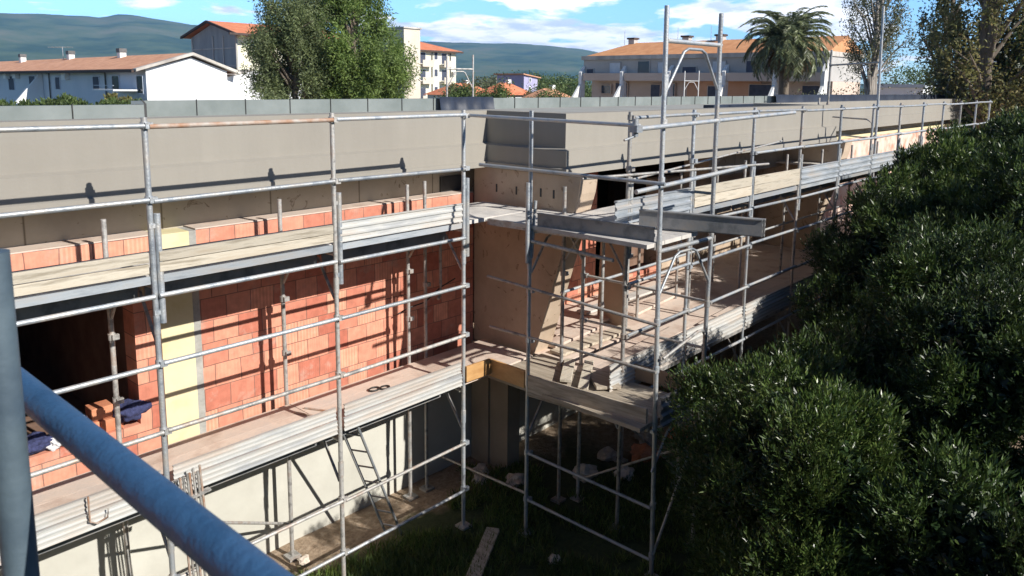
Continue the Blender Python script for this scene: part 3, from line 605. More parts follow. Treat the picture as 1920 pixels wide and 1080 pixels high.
# planks and sheets on the lower floor of the middle wing
pk = [((7.75,6.20),(9.3,6.12),.24,-3.585,'wood_y'),((7.9,6.46),(9.1,6.50),.24,-3.575,'deck'),((8.3,6.75),(9.8,6.62),.22,-3.58,'deck'),((8.1,5.40),(9.9,5.52),.24,-3.57,'deck'),((7.55,5.35),(7.2,4.95),.30,-3.57,'wood_y'),((7.6,5.85),(7.0,5.45),.14,-3.55,'wood'),((7.75,5.65),(6.95,5.15),.12,-3.56,'wood'),((10.2,5.3),(12.1,5.42),.24,-3.57,'deck'),((9.9,6.5),(11.6,6.65),.25,-3.58,'deck'),((9.5,7.1),(11.8,7.0),.2,-3.585,'deck_up')]
lbs = ['dusty plank lying beside the foot of the raking fin','broad pink dusted board just behind the first plank by the fin','dusty board behind the others near the upright sheet','pale board lying along the middle wing lower deck','short dark sheet lying on the shaded tower floor','narrow batten crossing onto the tower floor, upper one','narrow batten crossing onto the tower floor, lower one','long dusty board farther along the middle wing deck','board on the floor slab behind the middle wing deck','pale metal board lying against the dark recess']
for (a, b_, wd, z, mt), lb in zip(pk, lbs):
    q = MB(); q.slab((*a, z), (*b_, z+random.uniform(.0,.02)), wd, .04); solid('loose_board', lb, 'board', q, mt, 'boards lying on the lower decks', .004)
q = MB(); q.slab((7.55, 5.0, -3.575), (9.0, 5.06, -3.575), .03, .05); solid('yellow_batten', 'yellow edged batten lying along the toe board of the middle wing', 'batten', q, 'moss_strip')
q = MB(); q.hexa([(9.35,6.22,-3.66),(9.38,6.22,-3.66),(9.62,6.86,-3.69),(9.59,6.86,-3.69)], [(9.38,6.20,-1.95),(9.41,6.20,-1.95),(9.64,6.84,-1.95),(9.61,6.84,-1.95)])
solid('shuttering_sheet', 'brown shuttering sheet standing upright on the floor of the middle wing', 'shuttering sheet', q, 'conc', None, .004)
q = MB(); q.slab((7.63, 7.0, -2.3), (7.60, 6.2, -3.55), .02, .16, up=(0,1,.2))
# thin props in the recess
for k, (x, y, z0, z1, lb) in enumerate([(8.35, 5.9, -3.6, -1.7, 'slim steel prop standing under the tower deck nearest the fin'), (9.95, 6.35, -3.6, -1.7, 'slim steel prop standing in the recess right of the brown sheet'), (11.4, 6.5, -3.6, -1.4, 'dark steel prop farther along the recess'), (12.9, 6.6, -3.6, -1.3, 'steel prop at the far end of the recess near the second fin')]):
    q = MB(); q.tube([(x, y, z0-.05), (x, y, z1)], .024); q.tube([(x, y, z0+.6), (x, y, z0+.66)], .034); q.box(x-.06, x+.06, y-.06, y+.06, z1, z1+.01)
    solid('steel_prop', lb, 'prop', q, 'galv_old', 'props standing in the recess')
# hanging cable on the return face
q = MB(); pts = [(6.55-.03*i+.02*math.sin(i), 7.45-.0*i, -2.45+.10*math.sin(i*.8)-.04*i) for i in range(10)]
q.tube([(6.1,7.52,-2.95),(6.25,7.5,-2.9),(6.5,7.45,-2.86),(6.75,7.42,-2.7),(7.0,7.4,-2.62)], .009, 6); solid('cable', 'black cable hanging slack across the brick by the inner corner', 'cable', q, 'cable')
# rubble at the foot of the wall
rb = [(8.2,6.0,.15),(8.9,6.1,.12),(9.3,5.7,.18),(9.8,6.0,.15),(7.4,6.6,.12),(10.2,5.6,.18),(8.6,5.6,.12),(7.25,7.15,.11),(7.1,7.0,.09),(10.8,6.0,.2),(6.4,5.1,.06),(4.05,7.05,.07),(4.4,7.2,.06)]
rl = ['large pale rubble lump under the tower near the wall corner','small rubble lump behind the large one under the tower','reddish heap of rubble seen below the tower toe board','rubble lump right of the reddish heap','stone by the corner pier foot','pale rubble lump right under the tower','small stone in front of the rubble heap','white stone against the corner pier','white stone just left of the corner pier stone','rubble lump farthest right under the deck','white stone lying alone in the shaded grass','stone on the soil strip by the plinth','stone right of another on the soil by the plinth']
for k, ((x, y, r), lb) in enumerate(zip(rb, rl)):
    solid('rubble_stone', lb, 'stone', lump((x, y, GZ+r*.3), r, k+11, (1.2, 1, .7), .6), 'brick_loose' if k in (2, 5) else 'stone', 'stones around the foot of the building')

# ------------------------------------------------------------------ foliage tools
def leaves(name, P, D, ln, wd, mat, parent=None, fold=.25):
    """P (n,3) leaf bases, D (n,3) unit leaf directions; one narrow folded leaf each"""
    n = len(P); R_ = rng.normal(size=(n, 3)); S = np.cross(D, R_); S /= np.linalg.norm(S, axis=1)[:, None]+1e-9; U = np.cross(S, D)
    ln = ln*rng.uniform(.7, 1.3, (n, 1)); wd = wd*rng.uniform(.7, 1.2, (n, 1))
    a = P; b = P+D*ln*.45+S*wd*.5+U*wd*fold; c = P+D*ln; d = P+D*ln*.45-S*wd*.5+U*wd*fold
    V = np.stack([a, b, c, d], 1).reshape(-1, 3); i = np.arange(n)*4
    return npmesh(name, V, np.stack([i, i+1, i+2, i+3], 1), mat, parent)
def unit(a): return a/(np.linalg.norm(a, axis=-1, keepdims=True)+1e-9)
def blob_twigs(c, r, n, seed, shell=(.72, 1.02), bump=.28, freq=1.6, top=0.):
    """twig origins and outward normals over a lumpy ellipsoid"""
    r = np.array(r, float); d = unit(rng.normal(size=(n, 3)))
    if top: d[:, 2] = np.abs(d[:, 2])*np.where(rng.random(n) < top, 1, np.sign(d[:, 2])); d = unit(d)
    f = np.array([1+bump*(noise.noise(Vector(q*freq)+Vector((seed*5.3, seed*1.7, 0)))+.5*noise.noise(Vector(q*freq*2.7)+Vector((seed, 9, seed))))*1.6 for q in d])
    # fine clumping: tufts stand out, the gaps between them recede and carry fewer twigs
    sc_ = float(np.mean(r)); g2 = np.array([noise.noise(Vector(q*r)*3.1+Vector((seed*2.2, 4, seed*.7)))+.4*noise.noise(Vector(q*r)*7.+Vector((seed, 4, 2))) for q in d])
    f = f*(1+np.clip(g2, -.6, .6)*.34); s_ = rng.uniform(*shell, n)*f
    k = rng.random(n) < np.clip(.62+g2*1.9, .10, 1)
    return (np.array(c)+d*r*s_[:, None])[k], d[k]
def shrub_leaves(c, r, n_tw, seed, per=14, ln=.062, wd=.016, up=.9, tw=.17, bump=.28):
    """leafy twigs gathered into tufts that stand on a lumpy crown, with dark gaps left between the tufts"""
    r = np.array(r, float); mr = float(r.mean()); n_s = max(10, int(26*(mr/.8)**1.3)); rs = mr*(.8/mr)**.35*.36
    S_, d = blob_twigs(c, r, n_s*2, seed, (.66, .86), bump, 1.6, .3); S_, d = S_[:n_s*2], d[:n_s*2]
    size = rng.uniform(.6, 1.25, len(S_)); w_ = size**2/np.sum(size**2); pick = rng.choice(len(S_), n_tw, p=w_)
    e = unit(rng.normal(size=(n_tw, 3))+d[pick]*.9+np.array([0, 0, .7])); P = S_[pick]+e*(rs*size[pick]*rng.uniform(.35, 1.05, n_tw))[:, None]
    ax = unit(e*.6+d[pick]*.2+np.array([0, 0, up])+rng.normal(size=(n_tw, 3))*.3)
    k = per; t_ = rng.random((n_tw, k, 1)); base = P[:, None, :]+ax[:, None, :]*tw*t_+rng.normal(size=(n_tw, k, 3))*.012
    side = unit(rng.normal(size=(n_tw, k, 3))); side -= ax[:, None, :]*np.sum(side*ax[:, None, :], -1, keepdims=True); side = unit(side)
    D = unit(ax[:, None, :]*(.55+.8*t_)+side*(.95-.45*t_))
    return base.reshape(-1, 3), D.reshape(-1, 3)
def shrub(name, label, blobs, seed, group=None, base=None, ln=.062, wd=.016, dens=1., mat='leaf', core='leaf_dark', per=14, tw=.17, cat='shrub', bump=.30, up=.9):
    b0 = base or (blobs[0][0][0], blobs[0][0][1], GZ)
    S = thing(name, label, cat, b0, group); Ps, Ds, Pc, Dc = [], [], [], []
    for j, (c, r) in enumerate(blobs):
        area = 4*math.pi*((r[0]*r[1]+r[0]*r[2]+r[1]*r[2])/3)
        n_tw = int(area*dens*230*(.062/ln)**1.6)
        P, D = shrub_leaves(c, r, n_tw, seed+j, per, ln, wd, up, tw, bump=bump); Ps.append(P); Ds.append(D)
        # inner leaves, larger and fewer, filling the crown; their darker colour stands for its inner shade
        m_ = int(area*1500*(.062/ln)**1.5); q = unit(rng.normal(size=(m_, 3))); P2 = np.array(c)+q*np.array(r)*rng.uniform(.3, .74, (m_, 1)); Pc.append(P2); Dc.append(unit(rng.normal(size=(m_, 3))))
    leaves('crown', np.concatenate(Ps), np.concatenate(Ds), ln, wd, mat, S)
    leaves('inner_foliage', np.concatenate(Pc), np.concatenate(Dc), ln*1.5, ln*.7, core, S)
    tr = MB()
    for j, (c, r) in enumerate(blobs):
        for k in range(3):
            tr.tube([(b0[0]+random.uniform(-.12,.12), b0[1]+random.uniform(-.12,.12), GZ-.1), (b0[0]*.5+c[0]*.5, b0[1]*.5+c[1]*.5, GZ*.55+c[2]*.45), (c[0]+random.uniform(-.3,.3)*r[0], c[1]+random.uniform(-.3,.3)*r[1], c[2]+.3*r[2])], .04, 6, radii=[.05, .032, .01])
    tr.obj('trunk', 'bark', S)
    return S
def tree(name, label, base, H, crown, seed, trunk_r=.2, mat='leaf_far', n_limbs=14, leaves_n=9000, ln=.16, wd=.09, clump=.9, group=None, cat='tree', bark='bark', top_open=0., spread=1.0, gap=.0, trunks=1):
    """tapered trunk, limbs reaching into the crown ellipsoid (centre height, radii), leaf clumps around limb ends"""
    rs = random.Random(seed); S = thing(name, label, cat, base, group); bx, by, bz = base; (cz, rx, ry, rz) = crown
    tips = []; tr = MB()
    for q in range(trunks):
        dx = rs.uniform(-.35, .35)*rx*.3*(trunks > 1); dy = rs.uniform(-.35, .35)*ry*.3*(trunks > 1)
        pts = [(bx+dx*.3, by+dy*.3, bz-.1), (bx+dx*.7+rs.uniform(-.1,.1), by+dy*.7, bz+H*.3), (bx+dx*1.2+rs.uniform(-.2,.2), by+dy*1.2+rs.uniform(-.2,.2), bz+H*.6), (bx+dx*1.6, by+dy*1.6, bz+H*.9)]
        tr.tube(pts, 1, 8, radii=[trunk_r, trunk_r*.8, trunk_r*.5, trunk_r*.15])
    tr.obj('trunk', bark, S)
    lb = MB()
    for k in range(n_limbs):
        th = k*2.399+rs.uniform(-.3,.3); ph = rs.uniform(-.75, 1.)
        r_ = math.sqrt(max(0, 1-ph*ph)); f = rs.uniform(.55, .98)
        tip = Vector((bx+math.cos(th)*rx*r_*f*spread, by+math.sin(th)*ry*r_*f*spread, bz+cz+ph*rz*f))
        zs = bz+max(H*.18, min(H*.85, (cz+ph*rz)*.72)); st = Vector((bx, by, zs)); md = st.lerp(tip, .5)+Vector((rs.uniform(-.2,.2)*rx*.3, rs.uniform(-.2,.2)*ry*.3, .06*rz))
        lb.tube([st, md, tip], 1, 6, radii=[trunk_r*.35, trunk_r*.2, trunk_r*.06]); tips += [tip, md.lerp(tip, .5), md.lerp(tip, .75)]
        for j in range(2):
            t2 = md.lerp(tip, rs.uniform(.2,.9))+Vector((rs.uniform(-1,1)*rx*.3, rs.uniform(-1,1)*ry*.3, rs.uniform(-.2,.5)*rz*.3)); lb.tube([md.lerp(tip, .3), t2], 1, 5, radii=[trunk_r*.14, trunk_r*.04]); tips.append(t2)
    lb.obj('limbs', bark, S)
    tips = np.array([tuple(t_) for t_ in tips]); m_ = len(tips)
    sub = 7; cc = tips[:, None, :]+rng.normal(size=(m_, sub, 3))*np.array([rx, ry, rz])*.16*clump; cc = cc.reshape(-1, 3)
    keep = rng.random(len(cc)) > gap; cc = cc[keep]
    per = max(1, leaves_n//len(cc)); P = cc[:, None, :]+rng.normal(size=(len(cc), per, 3))*np.array([rx, ry, rz])*.075*clump
    D = unit(rng.normal(size=P.shape)+np.array([0, 0, .25])); leaves('crown', P.reshape(-1, 3), D.reshape(-1, 3), ln, wd, mat, S)
    return S

# ------------------------------------------------------------------ the shrubs by the scaffold
grp = 'tall evergreen shrubs beside the scaffold'
shrub('evergreen_shrub', 'rounded sunlit evergreen shrub in the foreground below the tower platform', [((6.15,2.45,-3.25),(.85,.75,.85)), ((5.65,2.0,-3.05),(.62,.6,.68)), ((6.9,2.75,-3.75),(.8,.6,.9)), ((5.35,1.9,-3.75),(.6,.6,.7)), ((6.2,2.3,-4.5),(.8,.8,.8))], 1, grp, (6.2,2.4,GZ), ln=.055, wd=.013)
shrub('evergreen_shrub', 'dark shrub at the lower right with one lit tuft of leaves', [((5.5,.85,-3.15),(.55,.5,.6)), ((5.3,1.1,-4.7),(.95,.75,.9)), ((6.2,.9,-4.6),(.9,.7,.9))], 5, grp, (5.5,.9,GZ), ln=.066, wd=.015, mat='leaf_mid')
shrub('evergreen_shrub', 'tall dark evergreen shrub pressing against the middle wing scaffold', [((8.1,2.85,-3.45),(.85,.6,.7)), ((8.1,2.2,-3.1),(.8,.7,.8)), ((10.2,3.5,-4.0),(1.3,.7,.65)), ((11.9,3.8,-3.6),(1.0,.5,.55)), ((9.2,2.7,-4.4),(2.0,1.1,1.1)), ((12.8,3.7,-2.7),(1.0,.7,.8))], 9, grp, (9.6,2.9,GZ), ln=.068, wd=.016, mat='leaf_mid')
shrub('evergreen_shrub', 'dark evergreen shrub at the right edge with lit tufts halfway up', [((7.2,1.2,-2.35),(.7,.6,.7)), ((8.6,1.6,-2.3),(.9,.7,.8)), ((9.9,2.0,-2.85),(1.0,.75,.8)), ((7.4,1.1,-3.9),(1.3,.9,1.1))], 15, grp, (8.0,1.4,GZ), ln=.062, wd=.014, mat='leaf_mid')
shrub('evergreen_shrub', 'broad sunlit shrub whose top reaches the upper deck of the right wing', [((13.8,3.45,-2.35),(1.2,.9,.85)), ((15.3,3.5,-2.15),(1.4,.9,.8)), ((12.9,2.6,-2.45),(1.2,1.0,.85)), ((14.0,3.0,-3.9),(2.6,1.4,1.5))], 21, grp, (13.6,3.1,GZ), ln=.095, wd=.024)
shrub('evergreen_shrub', 'far sunlit shrub beside the last bays of the right wing scaffold', [((18.0,3.5,-2.1),(2.0,1.0,.8)), ((21.5,3.6,-2.05),(2.4,1.0,.8)), ((17.0,2.4,-1.95),(1.8,1.1,.85)), ((19,3,-3.9),(3.6,1.4,1.5))], 27, grp, (19,3.2,GZ), ln=.13, wd=.036)
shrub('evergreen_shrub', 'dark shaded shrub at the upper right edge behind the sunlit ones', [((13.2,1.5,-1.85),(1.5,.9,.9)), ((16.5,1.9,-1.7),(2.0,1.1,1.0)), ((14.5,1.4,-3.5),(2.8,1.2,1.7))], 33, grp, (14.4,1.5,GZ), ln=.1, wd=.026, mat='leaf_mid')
tree('cypress', 'tall dark dense tree filling the right edge above the shrubs', (38.5, 4.9, GZ), 9.6, (5.0, 3.6, 3.0, 4.2), 5, .3, 'leaf_dark', 34, 34000, .22, .11, 1.2)

# shade trees just right of the picture, standing between the sun and the shrubs
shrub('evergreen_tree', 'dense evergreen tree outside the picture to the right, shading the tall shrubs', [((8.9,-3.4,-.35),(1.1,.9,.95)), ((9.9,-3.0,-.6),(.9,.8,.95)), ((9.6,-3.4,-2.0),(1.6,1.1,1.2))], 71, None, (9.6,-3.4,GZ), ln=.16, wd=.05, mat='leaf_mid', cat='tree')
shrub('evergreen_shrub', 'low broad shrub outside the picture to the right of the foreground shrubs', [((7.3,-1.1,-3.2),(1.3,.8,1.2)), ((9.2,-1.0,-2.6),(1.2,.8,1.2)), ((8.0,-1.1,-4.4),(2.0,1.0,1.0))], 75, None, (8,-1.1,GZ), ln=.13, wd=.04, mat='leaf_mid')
# unseen tree belts added behind and left of camera to block low sky
def belt(label, x0, x1, y0, y1, n, seed):
    Ps = []; 
    for i in range(n):
        f = (i+.5)/n; c = (x0+(x1-x0)*f+rng.uniform(-1,1), y0+(y1-y0)*f+rng.uniform(-1,1), rng.uniform(-.5,.8))
        d = unit(rng.normal(size=(1500, 3))); Ps.append(np.array(c)+d*np.array([3.6, 3.6, 5.2])*rng.uniform(.3, 1.05, (1500, 1)))
    P = np.concatenate(Ps); P[:, 2] = np.maximum(P[:, 2], GZ); o = leaves('sky_block_belt', P, unit(rng.normal(size=P.shape)), .9, .55, 'leaf_mid'); stuff(o, label, 'trees')
belt('dense belt of dark trees added unseen behind the camera to block low sky light', -22, 48, -24, -26, 17, 1)
belt('dense belt of dark trees added unseen to the left to block low sky light', -20, -21, -20, 26, 11, 2)
# ------------------------------------------------------------------ grass
def grass():
    n = 80000; X = rng.uniform(2.5, 9.5, n); Y = rng.uniform(1.0, 7.5, n)
    dens = np.array([noise.noise(Vector((x*.9, y*.9, 3)))+.6*noise.noise(Vector((x*3, y*3, 1))) for x, y in zip(X, Y)])
    edge = 6.85+.2*np.sin(X*2.1)-np.clip(X-8.2, 0, 9)*1.6
    k = (dens > -.22) & (Y < edge+dens*.8); X, Y = X[k], Y[k]; m_ = len(X)
    P = np.stack([X, Y, np.full(m_, GZ-.03)], 1); D = unit(rng.normal(size=(m_, 3))*.45+np.array([0, 0, 1])); D[:, 2] = np.abs(D[:, 2])
    o = leaves('grass', P, D, .14, .013, 'grass'); stuff(o, 'short green grass growing under the scaffold', 'grass')
grass()
def weeds():
    n = 60; cx = rng.uniform(5.9, 6.5, n); P, D = [], []
    for i in range(900):
        x = rng.uniform(3.4, 5.2); y = 6.35+rng.normal()*.18; P.append((x, y, GZ-.02)); D.append((rng.normal()*.5, rng.normal()*.5, 1))
    o = leaves('weeds', np.array(P), unit(np.array(D)), .16, .03, 'leaf_far'); stuff(o, 'leafy weeds along the edge of the grass by the soil strip', 'weeds')
weeds()

# ------------------------------------------------------------------ the town behind
def win(B_, name, mat, p0, p1, axis, out, frame='white', depth=.06):
    """rectangular window or door proud of a wall; p0, p1 = (a, z) corners, axis 'x' plane x=out or axis 'y' plane y=out"""
    (a0, z0), (a1, z1) = p0, p1; a0, a1 = min(a0, a1), max(a0, a1); e = .06
    mb = MB()
    rects = [(a0-e, a1+e, z1, z1+e), (a0-e, a1+e, z0-e, z0), (a0-e, a0, z0, z1), (a1, a1+e, z0, z1)]
    f = MB()
    for r0, r1, s0, s1 in rects:
        f.box(out-depth, out+.02, r0, r1, s0, s1) if axis == 'x' else f.box(r0, r1, out-depth, out+.02, s0, s1)
    fo = f.obj(name, frame, B_)
    (mb.box(out-.025, out+.02, a0, a1, z0, z1) if axis == 'x' else mb.box(a0, a1, out-.025, out+.02, z0, z1)); mb.obj('pane', mat, fo)
# long white row house with gable to the right
H = thing('row_house', 'long low white row house with terracotta roof at the far left', 'house', (25.7, 72, GZ))
MB().box(22.7, 28.7, 55.52, 103, GZ, .80).obj('wall', 'house_white_shade', H)
MB().prism([(22.7,55.4,GZ),(28.7,55.4,GZ),(28.7,55.4,.86),(26.0,55.4,1.78),(22.7,55.4,.86)], (0,.118,0)).obj('gable_wall', 'house_white', H)
rf = MB()
for (x0, z0, x1, z1) in ((21.9,.74,26.0,1.98), (26.0,1.98,29.6,.68)):
    rf.hexa([(x0,55.6,z0),(x1,55.6,z1),(x1,103.4,z1),(x0,103.4,z0)], [(x0,55.6,z0+.14),(x1,55.6,z1+.14),(x1,103.4,z1+.14),(x0,103.4,z0+.14)])
rf.obj('roof', 'tile', H)
vg = MB(); vg.prism([(21.9,55.0,.70),(26.0,55.0,1.94),(29.6,55.0,.64),(29.6,55.0,.84),(26.0,55.0,2.15),(21.9,55.0,.90)], (0,.58,0)); vg.obj('verge', 'parapet_old', H)
MB().box(21.7, 21.9, 55.3, 103.4, .64, .82).obj('gutter', 'trim_dark', H)
for y0, y1, z0, z1, mt in [(85.7,87.5,-.9,.4,'shutter'),(79.4,81.1,-.9,.4,'shutter'),(64.0,65.3,-.6,.35,'shutter'),(60.1,61.4,-.6,.4,'glass'),(55.9,56.9,-.8,.4,'glass'),(72.9,74.0,-.7,.3,'shutter')]:
    win(H, 'window', mt, (y0, z0), (y1, z1), 'x', 22.68, 'house_white_shade')
for y in (62.6, 75.4): MB().tube([(22.6, y, GZ), (22.6, y, .64), (22.0, y, .72)], .06, 8).obj('downpipe', 'grey_metal', H)
MB().prism([(22.66,77.3,-2),(20.3,77.3,-2),(22.4,77.3,.55),(22.66,77.3,.55)], (0,.3,0)).obj('dividing_wall', 'house_white', H)
MB().box(20.9, 22.6, 56.6, 60.5, -.66, -.55).obj('balcony', 'house_white', H); 
bl = MB(); bl.box(20.9, 20.95, 56.6, 60.5, -1.1, -.98); bl.box(20.9, 20.95, 56.6, 60.5, -.30, -.26); bl.obj('railing', 'house_white_shade', H)
for (x, y, h_, mt) in [(25.6, 67.0, .75, 'white'), (25.8, 79.5, .9, 'white'), (25.4, 92.5, .8, 'white')]:
    c_ = MB(); c_.box(x-.25, x+.25, y-.3, y+.3, 1.5, 1.9+h_*.6); co = c_.obj('chimney', mt, H); d_ = MB(); d_.box(x-.3, x+.3, y-.35, y+.35, 1.93+h_*.6, 2.25+h_*.6); d_.obj('chimney_pot', 'grey_metal', co)
an = MB(); an.tube([(25.5,80.6,1.9),(25.5,80.6,3.2)], .03, 6); an.tube([(24.9,81.9,3.15),(26.0,79.6,3.15)], .025, 6)
for k in range(6): an.tube([(24.9+.2*k-.3, 81.9-.42*k-.14, 3.15), (24.9+.2*k+.3, 81.9-.42*k+.14, 3.15)], .016, 5)
an.obj('antenna', 'galv', H)
for y, z in ((87, .25), (84, .3), (70.5, .2)): MB().box(22.3, 22.66, y, y+.9, z-.1, z+.45).obj('air_conditioner', 'house_white', H)
# small white gabled wing right of it
H = thing('small_white_house', 'small blank white gabled wall between the row house and the pine', 'house', (31.5, 56, GZ))
MB().prism([(28.75,56,GZ),(36.5,56,GZ),(36.5,56,-.1),(31.4,56,.98),(28.75,56,.35)], (0,9,0)).obj('wall', 'house_white', H)
r_ = MB(); r_.hexa([(28.75,55.9,.36),(31.4,55.9,1.0),(31.4,65,1.0),(28.75,65,.36)], [(28.75,55.9,.42),(31.4,55.9,1.06),(31.4,65,1.06),(28.75,65,.42)]); r_.hexa([(31.4,55.9,1.0),(36.7,55.9,-.1),(36.7,65,-.1),(31.4,65,1.0)], [(31.4,55.9,1.06),(36.7,55.9,-.04),(36.7,65,-.04),(31.4,65,1.06)]); r_.obj('roof', 'parapet_old', H)
# three-storey house with screened end
H = thing('screened_house', 'tall yellow house with red roof and a grey mesh screened gable end', 'house', (42, 75, GZ))
MB().box(37.7, 50, 70.6, 79.6, GZ, 4.70).obj('wall', 'house_yellow', H)
MB().prism([(37.6,70.4,.2),(37.6,79.8,.2),(37.6,79.8,4.6),(37.6,75.1,5.85),(37.6,70.4,4.6)], (.08,0,0)).obj('mesh_screen', 'net', H)
MB().box(37.50, 37.68, 70.4, 79.8, GZ, .19).obj('base_wall', 'tile', H)
pf = MB()
for y in (70.45, 73.0, 75.1, 79.6): pf.box(37.50, 37.58, y-.09, y+.09, .2, 4.6)
pf.box(37.51, 37.57, 70.4, 79.8, 1.55, 1.72); pf.box(37.51, 37.57, 70.4, 79.8, 3.3, 3.4); pf.obj('screen_frame', 'parapet_old', H)
rf = MB()
for y0, z0, y1, z1 in ((69.4,4.55,75.1,5.95), (75.1,5.95,80.9,4.55)):
    rf.hexa([(37.1,y0,z0),(50.8,y0,z0),(50.8,y1,z1),(37.1,y1,z1)], [(37.1,y0,z0+.16),(50.8,y0,z0+.16),(50.8,y1,z1+.16),(37.1,y1,z1+.16)])
rf.obj('roof', 'tile_red', H)
vg = MB(); vg.prism([(36.9,69.4,4.5),(36.9,75.1,5.9),(36.9,80.9,4.5),(36.9,80.9,4.72),(36.9,75.1,6.13),(36.9,69.4,4.72)], (.19,0,0)); vg.obj('verge', 'trim_dark', H)
MB().box(36.3, 50.8, 69.2, 69.39, 4.5, 4.7).obj('gutter', 'trim_dark', H)
for x0, x1, z0, z1 in [(39.9,41.4,2.3,3.9),(43.6,45.0,2.3,3.9),(39.9,41.4,-1,.6),(43.6,45,-1,.6)]: win(H, 'window', 'shutter', (x0, z0), (x1, z1), 'y', 70.58)
# apartment block
H = thing('apartment_block', 'pale yellow four storey apartment block with stair tower beside the pine', 'building', (75, 88, GZ))
MB().box(71.5, 79.2, 83.5, 95, GZ, 4.85).obj('wall', 'house_yellow', H)
MB().box(68.6, 71.5, 82.6, 90, GZ, 7.6).obj('stair_tower', 'house_beige', H)
MB().box(68.4, 71.7, 82.4, 90.2, 7.6, 7.8).obj('tower_cap', 'parapet_old', H)
rf = MB(); rf.add([(70.9,82.8,4.85),(80.0,82.8,4.85),(80.0,95.8,4.85),(70.9,95.8,4.85),(73.5,88,6.5),(77.5,90,6.5)], [(0,1,5,4),(1,2,5),(2,3,4,5),(3,0,4),(0,3,2,1)]); rf.obj('roof', 'tile_red', H)
MB().box(70.85, 80.05, 82.75, 82.85, 4.62, 4.84).obj('gutter', 'trim_dark', H)
for z in (-4.2, -1.6, 1.0, 3.4):
    for x0, x1 in ((71.9, 74.0), (76.0, 77.6)):
        mb = MB(); mb.box(x0, x1, 82.5, 83.48, z-.9, z-.75); mb.box(x0, x1, 82.5, 82.6, z-.75, z+.05); mb.obj('balcony', 'house_beige', H)
        win(H, 'window', 'shutter', (x0+.3, z-.4), (x0+1.3, z+1.1), 'y', 83.48)
for z in (-1.0, 1.5, 3.9): win(H, 'window', 'shutter', (74.9, z-.3), (75.5, z+.7), 'y', 83.48)
for x in (74.4, 78.0): MB().tube([(x, 83.35, GZ), (x, 83.35, 4.6)], .07, 6).obj('downpipe', 'grey_metal', H)
for z in (-.8, 1.4): MB().box(78.3, 78.9, 83.1, 83.46, z, z+.5).obj('air_conditioner', 'house_grey', H)
# terrace house
H = thing('terrace_house', 'two storey terrace house with orange tiled roof left of the palm', 'house', (58, 31, GZ))
MB().box(56.2, 62, 20.2, 41.5, GZ, .52).obj('ground_floor_wall', 'house_pink', H)
MB().box(56.1, 56.19, 25.5, 31.8, GZ, .5).obj('salmon_panel', 'house_orange', H)
MB().box(54.95, 62, 20.2, 41.5, .523, 2.28).obj('upper_wall', 'house_grey', H)
MB().box(54.7, 62.1, 20.1, 41.6, 2.283, 2.62).obj('parapet', 'parapet_old', H)
rf = MB(); rf.add([(54.9,20.1,2.62),(54.9,41.3,2.62),(58.4,38.6,3.85),(58.4,20.1,3.85),(62,20.1,2.62),(62,41.3,2.62)], [(0,3,2,1),(3,4,5,2),(1,2,5),(0,4,3),(0,1,5,4)]); rf.obj('roof', 'tile_or', H)
for y0, y1 in ((37.3, 41.2), (32.9, 36.9), (27.9, 32.3), (23.9, 27.6), (20.4, 23.6)): MB().box(54.5, 54.93, y0, y1, .50, 1.13).obj('balcony_front', 'house_pink', H)
for y in (41.45, 37.1, 32.55, 27.75, 23.75, 20.25):
    mb = MB(); mb.prism([(54.35,y-.14,GZ),(54.35,y-.14,1.2),(54.93,y-.14,1.75),(54.93,y-.14,GZ)], (0,.28,0)); mb.obj('party_wall', 'white', H)
    mb = MB(); mb.prism([(53.2,y-.10,-1.1),(54.34,y-.10,.2),(54.34,y-.10,-1.1)], (0,.2,0)); mb.obj('buttress', 'white', H)
for y0, y1, z0, z1, mt in [(40.4,41.1,1.15,1.5,'shutter'),(37.6,38.7,1.15,2.0,'shutter_pale'),(34.7,35.8,1.15,2.1,'glass'),(33.1,33.9,1.15,2.0,'shutter_pale'),(30.4,31.6,1.15,1.6,'shutter'),(27.9,29,1.15,2.0,'shutter_pale'),(25.0,26.2,1.15,2.0,'shutter'),(21,22.3,1.15,2.0,'shutter')]:
    win(H, 'window', mt, (y0, z0), (y1, z1), 'x', 54.93, 'house_grey')
for y0, y1, z0, z1, mt in [(39.3,40.3,-.6,.1,'glass'),(37.6,38.8,-1.4,.3,'shutter'),(34.3,35.2,-1.2,.2,'shutter'),(32.9,34.0,-.7,.25,'glass'),(28.6,29.9,-.7,.1,'shutter'),(24.6,26.4,-.8,.25,'shutter'),(20.8,22.3,-.8,.2,'shutter')]:
    win(H, 'window', mt, (y0, z0), (y1, z1), 'x', 56.08, 'house_pink')
for y in (38.7, 33.3, 30.2, 24.8):
    c_ = MB().box(58.1, 58.7, y-.3, y+.3, 3.6, 4.15); co = c_.obj('chimney', 'house_grey', H); MB().box(58.0, 58.8, y-.4, y+.4, 4.153, 4.3).obj('chimney_cap', 'trim_dark', co)
    MB().tube([(58.4, y+.9, 3.7), (58.4, y+.9, 5.0)], .02, 5).obj('antenna', 'galv', H)
